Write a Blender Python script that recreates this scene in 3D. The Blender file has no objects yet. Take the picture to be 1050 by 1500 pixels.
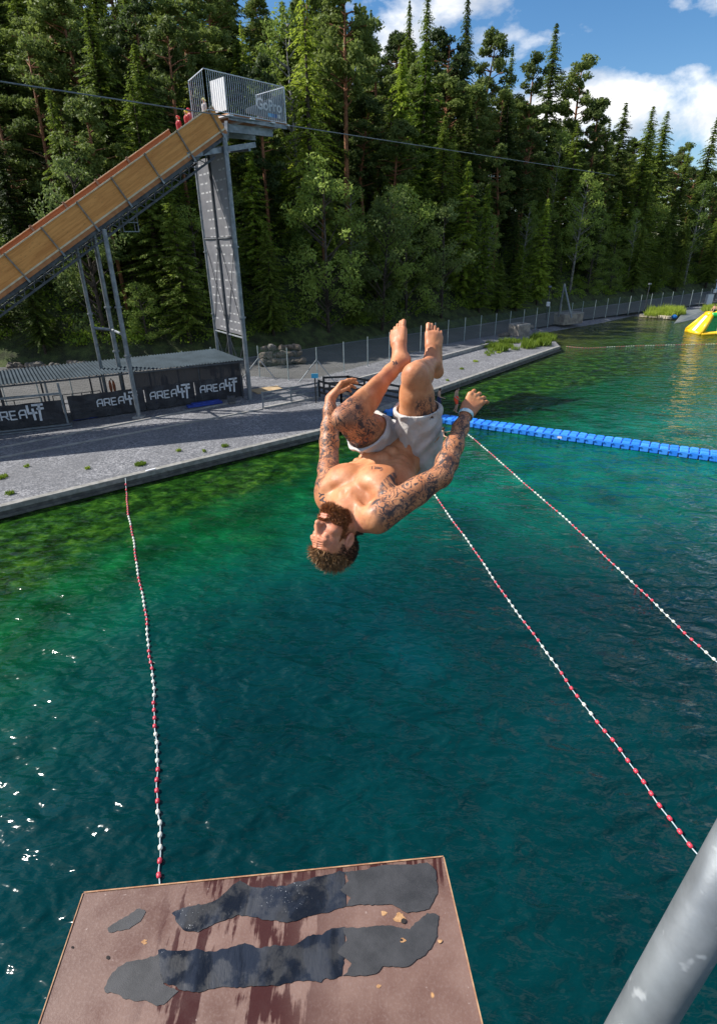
import bpy, bmesh, math, random, time
import numpy as np
from mathutils import Vector, Matrix
random.seed(7); np.random.seed(7)
C = bpy.context.scene.collection
T0 = time.time()

# ------------------------------------------------------------------ camera
FPX = 814.0; TH = math.atan(390 / 814.0); RO = 0.84 * math.pi / 180; CH = 11.0
cF = np.array([0, math.cos(TH), -math.sin(TH)])
_U0 = np.array([0, math.sin(TH), math.cos(TH)]); _R0 = np.array([1.0, 0, 0])
cR = math.cos(RO) * _R0 - math.sin(RO) * _U0
cU = math.cos(RO) * _U0 + math.sin(RO) * _R0
CO = np.array([0, 0, CH])
def ray(x, y): return cF + (x - 525) / FPX * cR - (y - 750) / FPX * cU
def gp(x, y, z=0.0):
    d = ray(x, y); return CO + (z - CH) / d[2] * d
def dp(x, y, dep): return CO + dep * ray(x, y)
def V(p): return Vector((float(p[0]), float(p[1]), float(p[2])))
cam = bpy.data.cameras.new('camera'); camo = bpy.data.objects.new('camera', cam); C.objects.link(camo)
cam.sensor_fit = 'VERTICAL'; cam.sensor_height = 36; cam.lens = FPX / 1500 * 36
cam.clip_start = 0.05; cam.clip_end = 5000
m = Matrix.Identity(4)
for i in range(3):
    m[i][0] = cR[i]; m[i][1] = cU[i]; m[i][2] = -cF[i]; m[i][3] = CO[i]
camo.matrix_world = m
bpy.context.scene.camera = camo

# ------------------------------------------------------------------ node helpers
class NT:
    def __init__(s, name, disp=False):
        s.m = bpy.data.materials.new(name); s.m.use_nodes = True
        s.t = s.m.node_tree; s.t.nodes.clear()
        s.out = s.t.nodes.new('ShaderNodeOutputMaterial')
    def n(s, kind, props=None, **ins):
        nd = s.t.nodes.new('ShaderNode' + kind)
        for k, v in (props or {}).items(): setattr(nd, k, v)
        for k, v in ins.items():
            key = k.replace('_', ' ')
            sock = nd.inputs[int(k[1:])] if (k[0] == 'i' and k[1:].isdigit()) else nd.inputs[key]
            s.set(sock, v)
        return nd
    def set(s, sock, v):
        if hasattr(v, 'is_linked') or isinstance(v, bpy.types.NodeSocket): s.t.links.new(v, sock)
        elif isinstance(v, bpy.types.Node): s.t.links.new(v.outputs[0], sock)
        elif isinstance(v, (tuple, list)) and len(v) == 3 and sock.type == 'RGBA': sock.default_value = (*v, 1)
        else: sock.default_value = v
    def coord(s, which='Object', scale=(1, 1, 1), rot=(0, 0, 0), loc=(0, 0, 0)):
        c = s.n('TexCoord').outputs[which]
        mp = s.n('Mapping', Vector=c); mp.inputs['Scale'].default_value = scale
        mp.inputs['Rotation'].default_value = rot; mp.inputs['Location'].default_value = loc
        return mp.outputs[0]
    def wpos(s): return s.n('NewGeometry').outputs['Position']
    def noise(s, vec, sc, det=3, rough=.55, dist=0.0, out='Fac'):
        return s.n('TexNoise', Vector=vec, Scale=sc, Detail=det, Roughness=rough, Distortion=dist).outputs[out]
    def ramp(s, fac, stops, mode='LINEAR'):
        r = s.n('ValToRGB', Fac=fac); cr = r.color_ramp; cr.interpolation = mode
        while len(cr.elements) > 1: cr.elements.remove(cr.elements[0])
        for i, (p, c) in enumerate(stops):
            if not isinstance(c, (tuple, list)): c = (c, c, c)
            if i == 0: e = cr.elements[0]; e.position = p
            else: e = cr.elements.new(p)
            e.color = (*c[:3], 1)
        return r.outputs[0]
    def mix(s, fac, a, b, bt='MIX'):
        nd = s.n('Mix', {'data_type': 'RGBA', 'blend_type': bt})
        s.set(nd.inputs['Factor'], fac); s.set(nd.inputs[6], a); s.set(nd.inputs[7], b)
        return nd.outputs[2]
    def math(s, op, a, b=0.0, c=0.0, clamp=False):
        nd = s.n('Math', {'operation': op, 'use_clamp': clamp})
        s.set(nd.inputs[0], a); s.set(nd.inputs[1], b)
        if len(nd.inputs) > 2: s.set(nd.inputs[2], c)
        return nd.outputs[0]
    def mapr(s, v, a, b, c=0.0, d=1.0, smooth=True):
        nd = s.n('MapRange', {'interpolation_type': 'SMOOTHSTEP' if smooth else 'LINEAR'})
        s.set(nd.inputs[0], v)
        for i, q in zip((1, 2, 3, 4), (a, b, c, d)): s.set(nd.inputs[i], q)
        return nd.outputs[0]
    def bump(s, h, strength=.3, dist=.01, normal=None):
        b = s.n('Bump', Height=h, Strength=strength, Distance=dist)
        if normal is not None: s.set(b.inputs['Normal'], normal)
        return b.outputs[0]
    def bsdf(s, col, rough=.6, metal=0.0, normal=None, **kw):
        b = s.n('BsdfPrincipled')
        s.set(b.inputs['Base Color'], col); s.set(b.inputs['Roughness'], rough); s.set(b.inputs['Metallic'], metal)
        if normal is not None: s.set(b.inputs['Normal'], normal)
        for k, v in kw.items(): s.set(b.inputs[k.replace('_', ' ')], v)
        s.t.links.new(b.outputs[0], s.out.inputs[0]); s.b = b
        return s.m

def mottled(name, c1, c2, sc=8, rough=.7, metal=0.0, bump=.15, bs=40, det=4, **kw):
    """two-tone noise-mottled surface with a fine bump"""
    n = NT(name); co = n.coord('Object')
    col = n.mix(n.mapr(n.noise(co, sc, det), .35, .65), c1, c2)
    f = n.noise(co, bs, 4)
    r = n.mapr(n.noise(co, sc * 2.3, 3), .3, .7, max(.05, rough - .12), min(1, rough + .12))
    return n.bsdf(col, r, metal, n.bump(f, bump, .01), **kw)

# ------------------------------------------------------------------ object helpers
def tag(o, label=None, cat=None, group=None, kind=None):
    if label: o['label'] = label
    if cat: o['category'] = cat
    if group: o['group'] = group
    if kind: o['kind'] = kind
    return o
def empty(name, loc=(0, 0, 0), rz=0.0, label=None, cat=None, group=None):
    o = bpy.data.objects.new(name, None); C.objects.link(o); o.empty_display_size = .2
    o.location = V(loc); o.rotation_euler = (0, 0, rz)
    return tag(o, label, cat, group)
class MB:
    """mesh builder: world or local coordinates, collected shapes -> ONE mesh object"""
    def __init__(s): s.v = []; s.f = []; s.uv = None
    def add(s, vs, fs):
        n = len(s.v); s.v += [tuple(map(float, p)) for p in vs]; s.f += [tuple(i + n for i in f) for f in fs]; return s
    def box(s, c, size, ax=None):
        c = np.array(c, float); h = np.array(size, float) / 2
        A = np.eye(3) if ax is None else np.array(ax, float)
        vs = [c + A[0] * h[0] * i + A[1] * h[1] * j + A[2] * h[2] * k for i in (-1, 1) for j in (-1, 1) for k in (-1, 1)]
        return s.add(vs, [(0, 1, 3, 2), (4, 6, 7, 5), (0, 4, 5, 1), (2, 3, 7, 6), (0, 2, 6, 4), (1, 5, 7, 3)])
    def beam(s, a, b, w, h=None, up=(0, 0, 1)):
        a = np.array(a, float); b = np.array(b, float); d = b - a; L = np.linalg.norm(d); d /= L
        up = np.array(up, float); x = np.cross(d, up)
        if np.linalg.norm(x) < 1e-4: x = np.cross(d, (1, 0, 0))
        x /= np.linalg.norm(x); y = np.cross(x, d)
        return s.box((a + b) / 2, (L, w, h or w), (d, x, y))
    def tube(s, pts, r, seg=10, cap=True):
        pts = [np.array(p, float) for p in pts]; n = len(pts)
        if not hasattr(r, '__len__'): r = [r] * n
        ref = None; rings = []
        for i, p in enumerate(pts):
            d = (pts[min(i + 1, n - 1)] - pts[max(i - 1, 0)]); d /= np.linalg.norm(d) + 1e-12
            if ref is None:
                ref = np.cross(d, (0, 0, 1) if abs(d[2]) < .9 else (1, 0, 0))
            x = ref - d * (ref @ d); x /= np.linalg.norm(x); ref = x; y = np.cross(d, x)
            rings.append([p + r[i] * (x * math.cos(a) + y * math.sin(a)) for a in [2 * math.pi * k / seg for k in range(seg)]])
        vs = [q for rg in rings for q in rg]
        fs = [(i * seg + k, i * seg + (k + 1) % seg, (i + 1) * seg + (k + 1) % seg, (i + 1) * seg + k) for i in range(n - 1) for k in range(seg)]
        if cap: fs += [tuple(range(seg - 1, -1, -1)), tuple((n - 1) * seg + k for k in range(seg))]
        return s.add(vs, fs)
    def prism(s, poly, z0, z1):
        n = len(poly); vs = [(p[0], p[1], z0) for p in poly] + [(p[0], p[1], z1) for p in poly]
        return s.add(vs, [tuple(range(n - 1, -1, -1)), tuple(range(n, 2 * n))] + [(i, (i + 1) % n, n + (i + 1) % n, n + i) for i in range(n)])
    def sphere(s, c, r, seg=12, rings=8, sc=(1, 1, 1)):
        c = np.array(c, float); vs = [c + (0, 0, r * sc[2])]; fs = []
        for i in range(1, rings):
            for k in range(seg):
                t = math.pi * i / rings; a = 2 * math.pi * k / seg
                vs.append(c + (r * sc[0] * math.sin(t) * math.cos(a), r * sc[1] * math.sin(t) * math.sin(a), r * sc[2] * math.cos(t)))
        vs.append(c - (0, 0, r * sc[2])); L = len(vs) - 1
        for k in range(seg):
            k2 = (k + 1) % seg
            fs.append((0, 1 + k, 1 + k2)); fs.append((L, L - seg + k2, L - seg + k))
            for i in range(rings - 2):
                a = 1 + i * seg; fs.append((a + k, a + seg + k, a + seg + k2, a + k2))
        return s.add(vs, fs)
    def build(s, name, mat, parent=None, smooth=False, bevel=0.0, origin=None):
        me = bpy.data.meshes.new(name)
        vs = s.v
        if origin is not None:
            o = np.array(origin, float); vs = [tuple(np.array(p) - o) for p in vs]
        me.from_pydata(vs, [], s.f); me.validate()
        me.materials.append(mat)
        if smooth:
            me.polygons.foreach_set('use_smooth', [True] * len(me.polygons))
        ob = bpy.data.objects.new(name, me); C.objects.link(ob)
        if origin is not None: ob.location = V(origin)
        if parent is not None:
            ob.parent = parent
            if origin is None and parent.type == 'EMPTY':   # verts are world coords -> undo the parent's transform
                M = Matrix.LocRotScale(parent.location, parent.rotation_euler, None)
                ob.matrix_parent_inverse = M.inverted()
        if bevel:
            b = ob.modifiers.new('bevel', 'BEVEL'); b.width = bevel; b.segments = 2; b.limit_method = 'ANGLE'
        return ob
def dupe(o, loc=None, rz=None, parent=None, **tg):
    c = o.copy(); C.objects.link(c)
    if parent is not None: c.parent = parent
    if loc is not None: c.location = V(loc)
    if rz is not None: c.rotation_euler = (0, 0, rz)
    for ch in o.children:
        if ch is not c: dupe(ch, parent=c)
    tag(c, **tg)
    return c
# ------------------------------------------------------------------ SDF body tools
def grid_quads(g):
    try:
        import openvdb
        G = openvdb.FloatGrid(); G.background = .5
        G.copyFromArray(np.ascontiguousarray(g), tolerance=0.0)
        p, q = G.convertToQuads(0.0)
        return np.asarray(p), np.asarray(q)
    except Exception:      # naive surface nets
        n = np.array(g.shape); ins = g < 0
        acc = np.zeros((*(n - 1), 3), np.float32); cnt = np.zeros(n - 1, np.float32)
        for ax in range(3):
            o = [i for i in range(3) if i != ax]
            for da in (0, 1):
                for db in (0, 1):
                    sl = [None] * 3; s2 = [None] * 3
                    sl[ax] = slice(0, -1); s2[ax] = slice(1, None)
                    for q, dd in zip(o, (da, db)):
                        sl[q] = s2[q] = slice(dd, n[q] - 1 + dd)
                    A, B = g[tuple(sl)], g[tuple(s2)]; m_ = (A < 0) != (B < 0)
                    t = np.where(m_, A / np.where(m_, A - B, 1), 0)
                    cnt += m_; acc[..., ax] += t; acc[..., o[0]] += m_ * da; acc[..., o[1]] += m_ * db
        idx = -np.ones(n - 1, int); mk = cnt > 0; idx[mk] = np.arange(mk.sum())
        pts = np.argwhere(mk) + acc[mk] / cnt[mk][:, None]; Q = []
        for ax in range(3):
            o = [i for i in range(3) if i != ax]
            sl = [slice(1, -1)] * 3; s2 = [slice(1, -1)] * 3; sl[ax] = slice(0, -1); s2[ax] = slice(1, None)
            a_, b_ = ins[tuple(sl)], ins[tuple(s2)]; c = np.argwhere(a_ != b_)
            c[:, o[0]] += 1; c[:, o[1]] += 1
            fl = a_[tuple((c - [1 if i != ax else 0 for i in range(3)]).T)]
            e0 = np.eye(3, dtype=int)[o[0]]; e1 = np.eye(3, dtype=int)[o[1]]
            q = np.stack([idx[tuple((c - e).T)] for e in (0 * e0, e0, e0 + e1, e1)], 1)
            if ax == 1: fl = ~fl
            q[fl] = q[fl][:, ::-1]; Q.append(q)
        return pts, np.concatenate(Q)
class SDF:
    def __init__(s, lo, hi, h):
        s.lo = np.array(lo, float); s.h = h
        s.n = np.ceil((np.array(hi) - s.lo) / h).astype(int) + 1
        s.g = np.full(s.n, 0.5, np.float32)
    def _box(s, lo, hi, pad):
        a = np.clip(np.floor((lo - pad - s.lo) / s.h).astype(int), 0, s.n - 1)
        b = np.clip(np.ceil((hi + pad - s.lo) / s.h).astype(int) + 1, 1, s.n)
        if np.any(b <= a): return None, None
        ax = [s.lo[i] + s.h * np.arange(a[i], b[i]) for i in range(3)]
        P = np.stack(np.meshgrid(*ax, indexing='ij'), -1).astype(np.float32)
        return tuple(slice(a[i], b[i]) for i in range(3)), P
    def _comb(s, sl, d, k, op):
        g = s.g[sl]
        if op == 'add':
            hh = np.clip(.5 + .5 * (g - d) / k, 0, 1); s.g[sl] = g * (1 - hh) + d * hh - k * hh * (1 - hh)
        else:  # carve
            hh = np.clip(.5 - .5 * (g + d) / k, 0, 1); s.g[sl] = g * (1 - hh) - d * hh + k * hh * (1 - hh)
    def cone(s, a, b, ra, rb, k=.02, op='add', flat=None):
        """round cone; flat=(axis, factor) squeezes it along an axis"""
        a = np.array(a, float); b = np.array(b, float)
        R = max(ra, rb); F = 1.0
        if flat is not None: F = flat[1]
        sl, P = s._box(np.minimum(a, b) - R * max(1, 1 / F if F < 1 else 1), np.maximum(a, b) + R * max(1, F), k * 1.2 + s.h * 3)
        if sl is None: return
        d = b - a; L2 = d @ d; q = P - a
        t = np.clip((q @ d) / max(L2, 1e-9), 0, 1)
        w = q - t[..., None] * d
        if flat is not None:
            ax = np.array(flat[0], float); ax /= np.linalg.norm(ax)
            c = w @ ax; w = w + (c * (1 / F - 1))[..., None] * ax
        s._comb(sl, np.linalg.norm(w, axis=-1) - (ra + (rb - ra) * t), k, op)
    def ell(s, c, r, A, k=.02, op='add'):
        c = np.array(c, float); A = np.array(A, float); R = max(r)
        sl, P = s._box(c - R, c + R, k * 1.2 + s.h * 3)
        if sl is None: return
        q = (P - c) @ A.T.astype(np.float32)
        r = np.array(r, np.float32)
        k0 = np.linalg.norm(q / r, axis=-1); k1 = np.linalg.norm(q / (r * r), axis=-1)
        s._comb(sl, k0 * (k0 - 1) / np.maximum(k1, 1e-6), k, op)
    def cut(s, p, n, k=.004):
        """remove everything on the +n side of plane"""
        sl, P = s._box(s.lo, s.lo + s.n * s.h, 0)
        d = (P - np.array(p)) @ (np.array(n) / np.linalg.norm(n)).astype(np.float32)
        s.g = np.maximum(s.g, d)
    def mesh(s, name, mat, parent=None, smooth_iter=1):
        pts, quads = grid_quads(s.g)
        pts = pts * s.h + s.lo
        me = bpy.data.meshes.new(name)
        q0, q1, q2 = (pts[quads[:, i]] for i in range(3))
        if np.einsum('ij,ij->', q0 - pts.mean(0), np.cross(q1 - q0, q2 - q0)) < 0: quads = quads[:, ::-1]
        me.vertices.add(len(pts)); me.vertices.foreach_set('co', pts.astype(np.float32).ravel())
        me.loops.add(quads.size); me.loops.foreach_set('vertex_index', quads.astype(np.int32).ravel())
        me.polygons.add(len(quads)); me.polygons.foreach_set('loop_start', np.arange(0, quads.size, 4, dtype=np.int32))
        me.polygons.foreach_set('use_smooth', np.ones(len(quads), bool))
        me.update(calc_edges=True); me.validate()
        # keep only the biggest shell direction right
        me.materials.append(mat)
        ob = bpy.data.objects.new(name, me); C.objects.link(ob)
        if parent is not None: ob.parent = parent
        return ob, pts

def nrm(v): v = np.array(v, float); return v / np.linalg.norm(v)
def cv(r, u, t):  # camera axes (right, up, toward camera) -> world
    return cR * r + cU * u - cF * t
# joints: (pixel x, pixel y, depth)
J = {k: dp(*v) for k, v in dict(
    SR=(553, 756, 2.20), SL=(482, 727, 2.46), NB=(514, 748, 2.31), PE=(595, 655, 2.62),
    HR=(616, 657, 2.56), HL=(573, 651, 2.68),
    KR=(608, 550, 2.26), AR=(632, 531, 2.66), KL=(505, 612, 2.30), AL=(586, 531, 2.56),
    ER=(647, 696, 2.24), WR=(683, 605, 2.42), EL=(482, 664, 2.66), WL=(484, 584, 2.72),
    HD=(491, 787, 2.25)).items()}

def P(x, y, d): return dp(x, y, d)
# ---- body frames
S_mid = (J['SR'] + J['SL']) / 2; H_mid = (J['HR'] + J['HL']) / 2
sp = nrm(S_mid - H_mid)                       # spine, towards the neck
sh = J['SR'] - J['SL']; sh = nrm(sh - sp * (sh @ sp))     # towards his right shoulder
nf = nrm(np.cross(sp, sh))                    # front normal
if nf @ (-cF) < 0: nf = -nf
hp = J['HR'] - J['HL']; hp = nrm(hp)
BF = np.array([sh, nf, sp])                   # body frame rows: right, front, neckward

def finger(S, base, d0, d1, L, r, curl, k=.004):
    """three phalanges from base, starting along d0 and curling toward d1"""
    d0 = nrm(d0); d1 = nrm(d1 - d0 * (np.dot(d1, d0))); p = np.array(base); a = 0
    for i, (l, c) in enumerate(zip((.46, .30, .24), curl)):
        a += c; d = d0 * math.cos(a) + d1 * math.sin(a); q = p + d * L * l
        S.cone(p, q, r * (1 - .08 * i), r * (1 - .08 * (i + 1)), k if i else .007); p = q
    return p

def limb(S, a, b, prof, k=.025, off=None):
    """prof: list of (t, radius, offset along off)"""
    a = np.array(a); b = np.array(b); off = np.zeros(3) if off is None else nrm(off)
    pts = [(a + (b - a) * t + off * o, r) for t, r, o in prof]
    for (p, r), (q, r2) in zip(pts, pts[1:]): S.cone(p, q, r, r2, k)

lo = np.min([v for v in J.values()], 0) - .32; hi = np.max([v for v in J.values()], 0) + .32
def build_body(h):
    S = SDF(lo, hi, h)
    # ---------------- torso
    def B(r, f, n, o=S_mid): return o + sh * r + nf * f + sp * n
    waist = H_mid * .62 + S_mid * .38 + nf * -.015
    rib = B(0, -.01, -.14)
    S.ell(rib, (.165, .112, .185), BF, .03)
    S.ell(B(0, -.025, -.035), (.17, .085, .085), BF, .03)           # upper back / shoulders girdle
    for s in (-1, 1):
        S.ell(B(s * .125, -.02, -.15), (.055, .085, .15), BF, .04)     # lats
        S.ell(B(s * .085, .075, -.105), (.095, .046, .078), BF, .016)     # pectorals
        S.ell(B(s * .145, .045, -.055), (.06, .045, .05), BF, .022)
    S.cone(rib - sp * .10, waist, .118, .112, .05, flat=(nf, .78))
    pc = H_mid + nf * -.01
    hf = nrm(np.cross(sp, hp)); hf = hf if hf @ nf > 0 else -hf
    HB = np.array([hp, hf, nrm(np.cross(hp, hf))])
    S.cone(waist, pc, .115, .125, .05, flat=(nf, .82))
    S.ell(pc, (.155, .105, .11), HB, .05)
    S.ell(B(0, .085, -.36), (.012, .012, .012), BF, .008, op='carve')
    # abs: linea alba and blocks
    for i in range(3):
        for s in (-1, 1):
            c = B(s * .036, .088 - .012 * i, -.245 - .062 * i)
            S.ell(c, (.036, .022, .030), BF, .012)
    for s in (-1, 1):
        for i in range(3):
            S.ell(B(s * (.12 - .008 * i), .045, -.215 - .035 * i), (.03, .03, .018), BF, .014)  # serratus
    # sternum groove, neck notch
    S.cone(B(0, .126, -.035), B(0, .118, -.185), .014, .017, .016, op='carve')
    for s in (-1, 1): S.cone(B(s * .03, .118, -.192), B(s * .15, .075, -.17), .010, .010, .014, op='carve')
    nb = J['NB']; hd = J['HD']
    # clavicles, traps, neck
    for s, sj in ((1, J['SR']), (-1, J['SL'])):
        S.cone(B(s * .022, .052, .005), sj + nf * .022 + sp * .028 - sh * s * .03, .013, .013, .016)
        S.cone(nb - nf * .02 + sp * .035, sj + sp * .015 - nf * .02, .052, .045, .04)
    S.cone(B(0, .0, -.01), nb + sp * .02, .075, .064, .03)
    S.cone(nb + sp * .01, hd + HBk * -.03 - HU * .02, .062, .058, .02)
    # sternomastoids
    for s, e in ((1, .062), (-1, -.062)):
        S.cone(B(s * .016, .060, .006), hd + HS * e * .9 - HF * .03 - HU * .045, .013, .016, .014)
    S.ell(B(0, .092, .014), (.016, .016, .018), BF, .022, op='carve')
    # navel
    # ---------------- arms
    for s, sj, ej, wj in ((1, J['SR'], J['ER'], J['WR']), (-1, J['SL'], J['EL'], J['WL'])):
        ua = nrm(ej - sj); fa = nrm(wj - ej)
        out = nrm(sh * s - ua * (sh @ ua) * s)
        bic = nrm(nf - ua * (nf @ ua))
        S.ell(sj + out * .006 + ua * .035, (.060, .060, .086), np.array([out, nrm(np.cross(ua, out)), ua]), .03)
        limb(S, sj, ej, [(0, .053, 0), (.3, .050, .0), (.6, .047, 0), (.85, .040, 0), (1, .038, 0)], .025)
        S.ell(sj + (ej - sj) * .56 + bic * .018, (.042, .038, .105), np.array([np.cross(ua, bic), bic, ua]), .02)
        S.ell(sj + (ej - sj) * .5 - bic * .02, (.044, .036, .115), np.array([np.cross(ua, bic), bic, ua]), .02)
        limb(S, ej, wj, [(0, .038, 0), (.2, .042, 0), (.45, .038, 0), (.75, .030, 0), (1, .0255, 0)], .03)
        S.cone(ej - fa * .012 - bic * .018, ej - bic * .018 + fa * .01, .022, .02, .02)
    # ---------------- right hand (image right): back of the hand to the camera, fingers curled away
    w = J['WR']; kn = P(701, 578, 2.46)
    d = nrm(kn - w); back = nrm(-cF - d * (-cF @ d)); side = nrm(np.cross(d, back))
    if side @ cR < 0: side = -side              # towards little finger (image right)
    S.cone(w, w + d * .02, .026, .03, .012, flat=(back, .72))
    for i, (o, fl) in enumerate(((-.030, .072), (-.010, .076), (.010, .073), (.029, .066))):
        base = w + d * (.094 - abs(i - 1.2) * .004) + side * o * 1.05
        S.cone(w + d * .015 + side * o * .55, base, .019, .0135, .014, flat=(back, .8))
        S.ell(base + back * .004, (.0115, .0115, .0115), np.eye(3), .006)
        finger(S, base, d * .8 + side * .30 - back * .10 + side * o * 6, -back, fl, .0092 - (i == 3) * .001, (.12, .55, .55))
    tb = w + d * .02 - side * .024
    S.cone(w + d * .01 - side * .012, tb + d * .015 - back * .006, .018, .015, .012)
    finger(S, tb + d * .01 - back * .008, d * .8 - side * .35 - back * .5, side - back * .3, .062, .0105, (.1, .35, .4))
    # ---------------- left hand (image left): side view, fingers reaching to image right
    w = J['WL']; kn = P(503, 558, 2.74)
    d = nrm(kn - w); back = nrm(cU * .55 - cR * .75 + cF * -.1); back = nrm(back - d * (back @ d)); side = nrm(np.cross(d, back))
    if side @ cF > 0: side = -side              # side: index edge, towards the camera
    S.cone(w, w + d * .02, .026, .029, .012, flat=(back, .75))
    for i, (o, fl) in enumerate(((.030, .074), (.010, .082), (-.010, .077), (-.029, .064))):
        base = w + d * (.092 - abs(i - 1.2) * .004) + side * o
        S.cone(w + d * .015 + side * o * .55, base, .019, .0135, .014, flat=(back, .8))
        fd = nrm(d * .75 + cR * (.62 - .05 * i) + cU * (.05 - .1 * i))
        finger(S, base, fd, -back, fl, .0094 - (i == 3) * .001, (.12 + .1 * i, .25 + .07 * i, .2))
    tb = w + d * .03 + side * .026 - back * .006
    S.cone(w + d * .012 + side * .012, tb + d * .012, .018, .015, .012)
    finger(S, tb, d * .55 + cR * .75 - back * .1, back, .074, .011, (.05, .05, .1))
    # ---------------- legs
    for s, hj, kj, aj in ((1, J['HR'], J['KR'], J['AR']), (-1, J['HL'], J['KL'], J['AL'])):
        td = nrm(kj - hj); sd = nrm(aj - kj)
        bk = nrm(sd - td * (sd @ td))             # back of the thigh (towards the calf)
        bk2 = nrm(-td + sd * (td @ sd))           # back of the calf
        lat = nrm(np.cross(td, bk))
        limb(S, hj, kj, [(0, .090, 0), (.25, .088, 0), (.5, .078, 0), (.75, .067, 0), (.93, .057, 0)], .03)
        S.ell(hj + (kj - hj) * .5 - bk * .022, (.062, .055, .15), np.array([lat, bk, td]), .03)      # quads
        for q in (-1, 1):
            S.ell(kj - td * .075 - bk * .006 + lat * q * .03, (.028, .03, .05), np.array([lat, bk, td]), .018)
        S.ell(kj - bk * .012 + td * .012, (.042, .04, .046), np.array([lat, bk, td]), .02)           # patella
        S.cone(kj, kj + sd * .06, .050, .046, .025)
        limb(S, kj, aj, [(.05, .045, .004), (.3, .047, .010), (.55, .039, .008), (.8, .031, 0), (1, .032, 0)], .022, off=bk2)
        for q in (-1, 1):
            S.ell(kj + (aj - kj) * .31 + bk2 * .030 + lat * q * .020, (.033, .035, .10), np.array([lat, bk2, sd]), .02)
        S.cone(kj + sd * .05 - bk2 * .036, aj - sd * .03 - bk2 * .014, .016, .014, .02)              # shin bone
    for s, aj, toe, heel, med in ((1, J['AR'], P(637, 477, 2.66), P(640, 545, 2.72), -cR), (-1, J['AL'], P(581, 474, 2.60), P(592, 527, 2.63), cR)):
        fd = nrm(toe - aj); sd = fd
        up = -cF if s > 0 else nrm(-cF - cR * .55)    # dorsum direction
        up = nrm(up - fd * (up @ fd)); sid = nrm(np.cross(fd, up)); sid = sid if sid @ med > 0 else -sid   # towards big toe
        for q in (-1, 1): S.ell(aj + sid * q * .030, (.014, .014, .014), np.eye(3), .014)
        S.cone(aj, heel, .030, .029, .02)
        ft = toe - fd * .045
        S.cone(heel, ft - up * .018 - sid * .02, .026, .020, .02)
        S.cone(aj + up * .006, ft - up * .004, .034, .021, .03, flat=(up, .85))
        S.cone(aj, ft + sid * .020 - up * .008, .028, .021, .02, flat=(up, .85))
        S.cone(aj, ft - sid * .023 - fd * .012 - up * .012, .026, .017, .02, flat=(up, .85))
        for i in range(5):
            o = .031 - i * .0158; L = (.043, .048, .043, .037, .030)[i]; r = (.0120, .0076, .0073, .0071, .0070)[i]
            b0 = ft + sid * o + fd * (.006 - .0040 * max(0, i - .5)) - up * .006
            S.cone(ft - fd * .05 + sid * o * .7, b0, .016, r, .012)
            p1 = b0 + fd * L * .5 + up * .003; S.cone(b0, p1, r, r * .92, .002)
            S.cone(p1, b0 + fd * L - up * .004, r * .92, r * 1.02, .001)
    head(S)
    return S
# ---- head frame
HU = nrm(cv(-.33, -.92, .12)); HF = cv(-.66, .30, .68); HF = nrm(HF - HU * (HF @ HU)); HS = nrm(np.cross(HF, HU))
if HS @ cR < 0: HS = -HS                       # HS: towards his right ear (image right)
HBk = -HF; HM = np.array([HS, HF, HU])
def hp_(x, y, z): return J['HD'] + HS * x + HF * y + HU * z
def head(S):
    E_ = S.ell
    E_(hp_(0, -.018, .035), (.077, .098, .085), HM, .02)             # cranium
    E_(hp_(0, .022, .015), (.066, .066, .075), HM, .02)
    E_(hp_(0, .035, -.045), (.052, .052, .060), HM, .025)            # jaw block
    S.cone(hp_(.050, .0, -.055), hp_(.018, .072, -.088), .022, .020, .02)
    S.cone(hp_(-.050, .0, -.055), hp_(-.018, .072, -.088), .022, .020, .02)
    E_(hp_(0, .078, -.088), (.024, .018, .018), HM, .015)            # chin
    S.cone(hp_(-.032, .078, .034), hp_(.032, .078, .034), .013, .013, .016)   # brow ridge
    for s in (-1, 1):
        E_(hp_(s * .044, .058, -.018), (.024, .024, .020), HM, .014)  # cheekbone
        E_(hp_(s * .032, .096, .012), (.017, .016, .011), HM, .010, op='carve')   # socket
        E_(hp_(s * .031, .076, .012), (.0135, .013, .0125), HM, .004)   # eyeball with closed lid
        S.cone(hp_(s * .019, .0895, .008), hp_(s * .044, .082, .008), .0016, .0016, .002, op='carve')  # lid crease
        S.cone(hp_(s * .014, .094, .027), hp_(s * .046, .082, .029), .0055, .004, .006)   # brow
        E_(hp_(s * .0125, .100, -.028), (.0085, .010, .0075), HM, .005)    # nostril wing
        E_(hp_(s * .008, .104, -.036), (.0035, .006, .003), HM, .002, op='carve')
        E_(hp_(s * .079, -.008, -.004), (.010, .021, .033), HM, .006)       # ear
        E_(hp_(s * .090, -.006, .002), (.008, .012, .020), HM, .004, op='carve')
        S.cone(hp_(s * .018, .096, -.022), hp_(s * .034, .078, -.058), .003, .003, .006, op='carve')
    S.cone(hp_(0, .086, .022), hp_(0, .112, -.024), .009, .0105, .010)      # nose
    E_(hp_(0, .114, -.028), (.0105, .0105, .0095), HM, .006)
    E_(hp_(0, .083, -.058), (.028, .016, .018), HM, .010)             # mouth mound
    S.cone(hp_(-.018, .096, -.053), hp_(.018, .096, -.053), .0052, .0052, .003)  # lips
    S.cone(hp_(-.015, .095, -.065), hp_(.015, .095, -.065), .0062, .0062, .003)
    S.cone(hp_(-.022, .101, -.059), hp_(.022, .101, -.059), .0028, .0028, .002, op='carve')
    for z in (.044, .052, .060): S.cone(hp_(-.035, .088 - (z - .04) * .6, z), hp_(.035, .088 - (z - .04) * .6, z), .0022, .0022, .004, op='carve')

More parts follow.
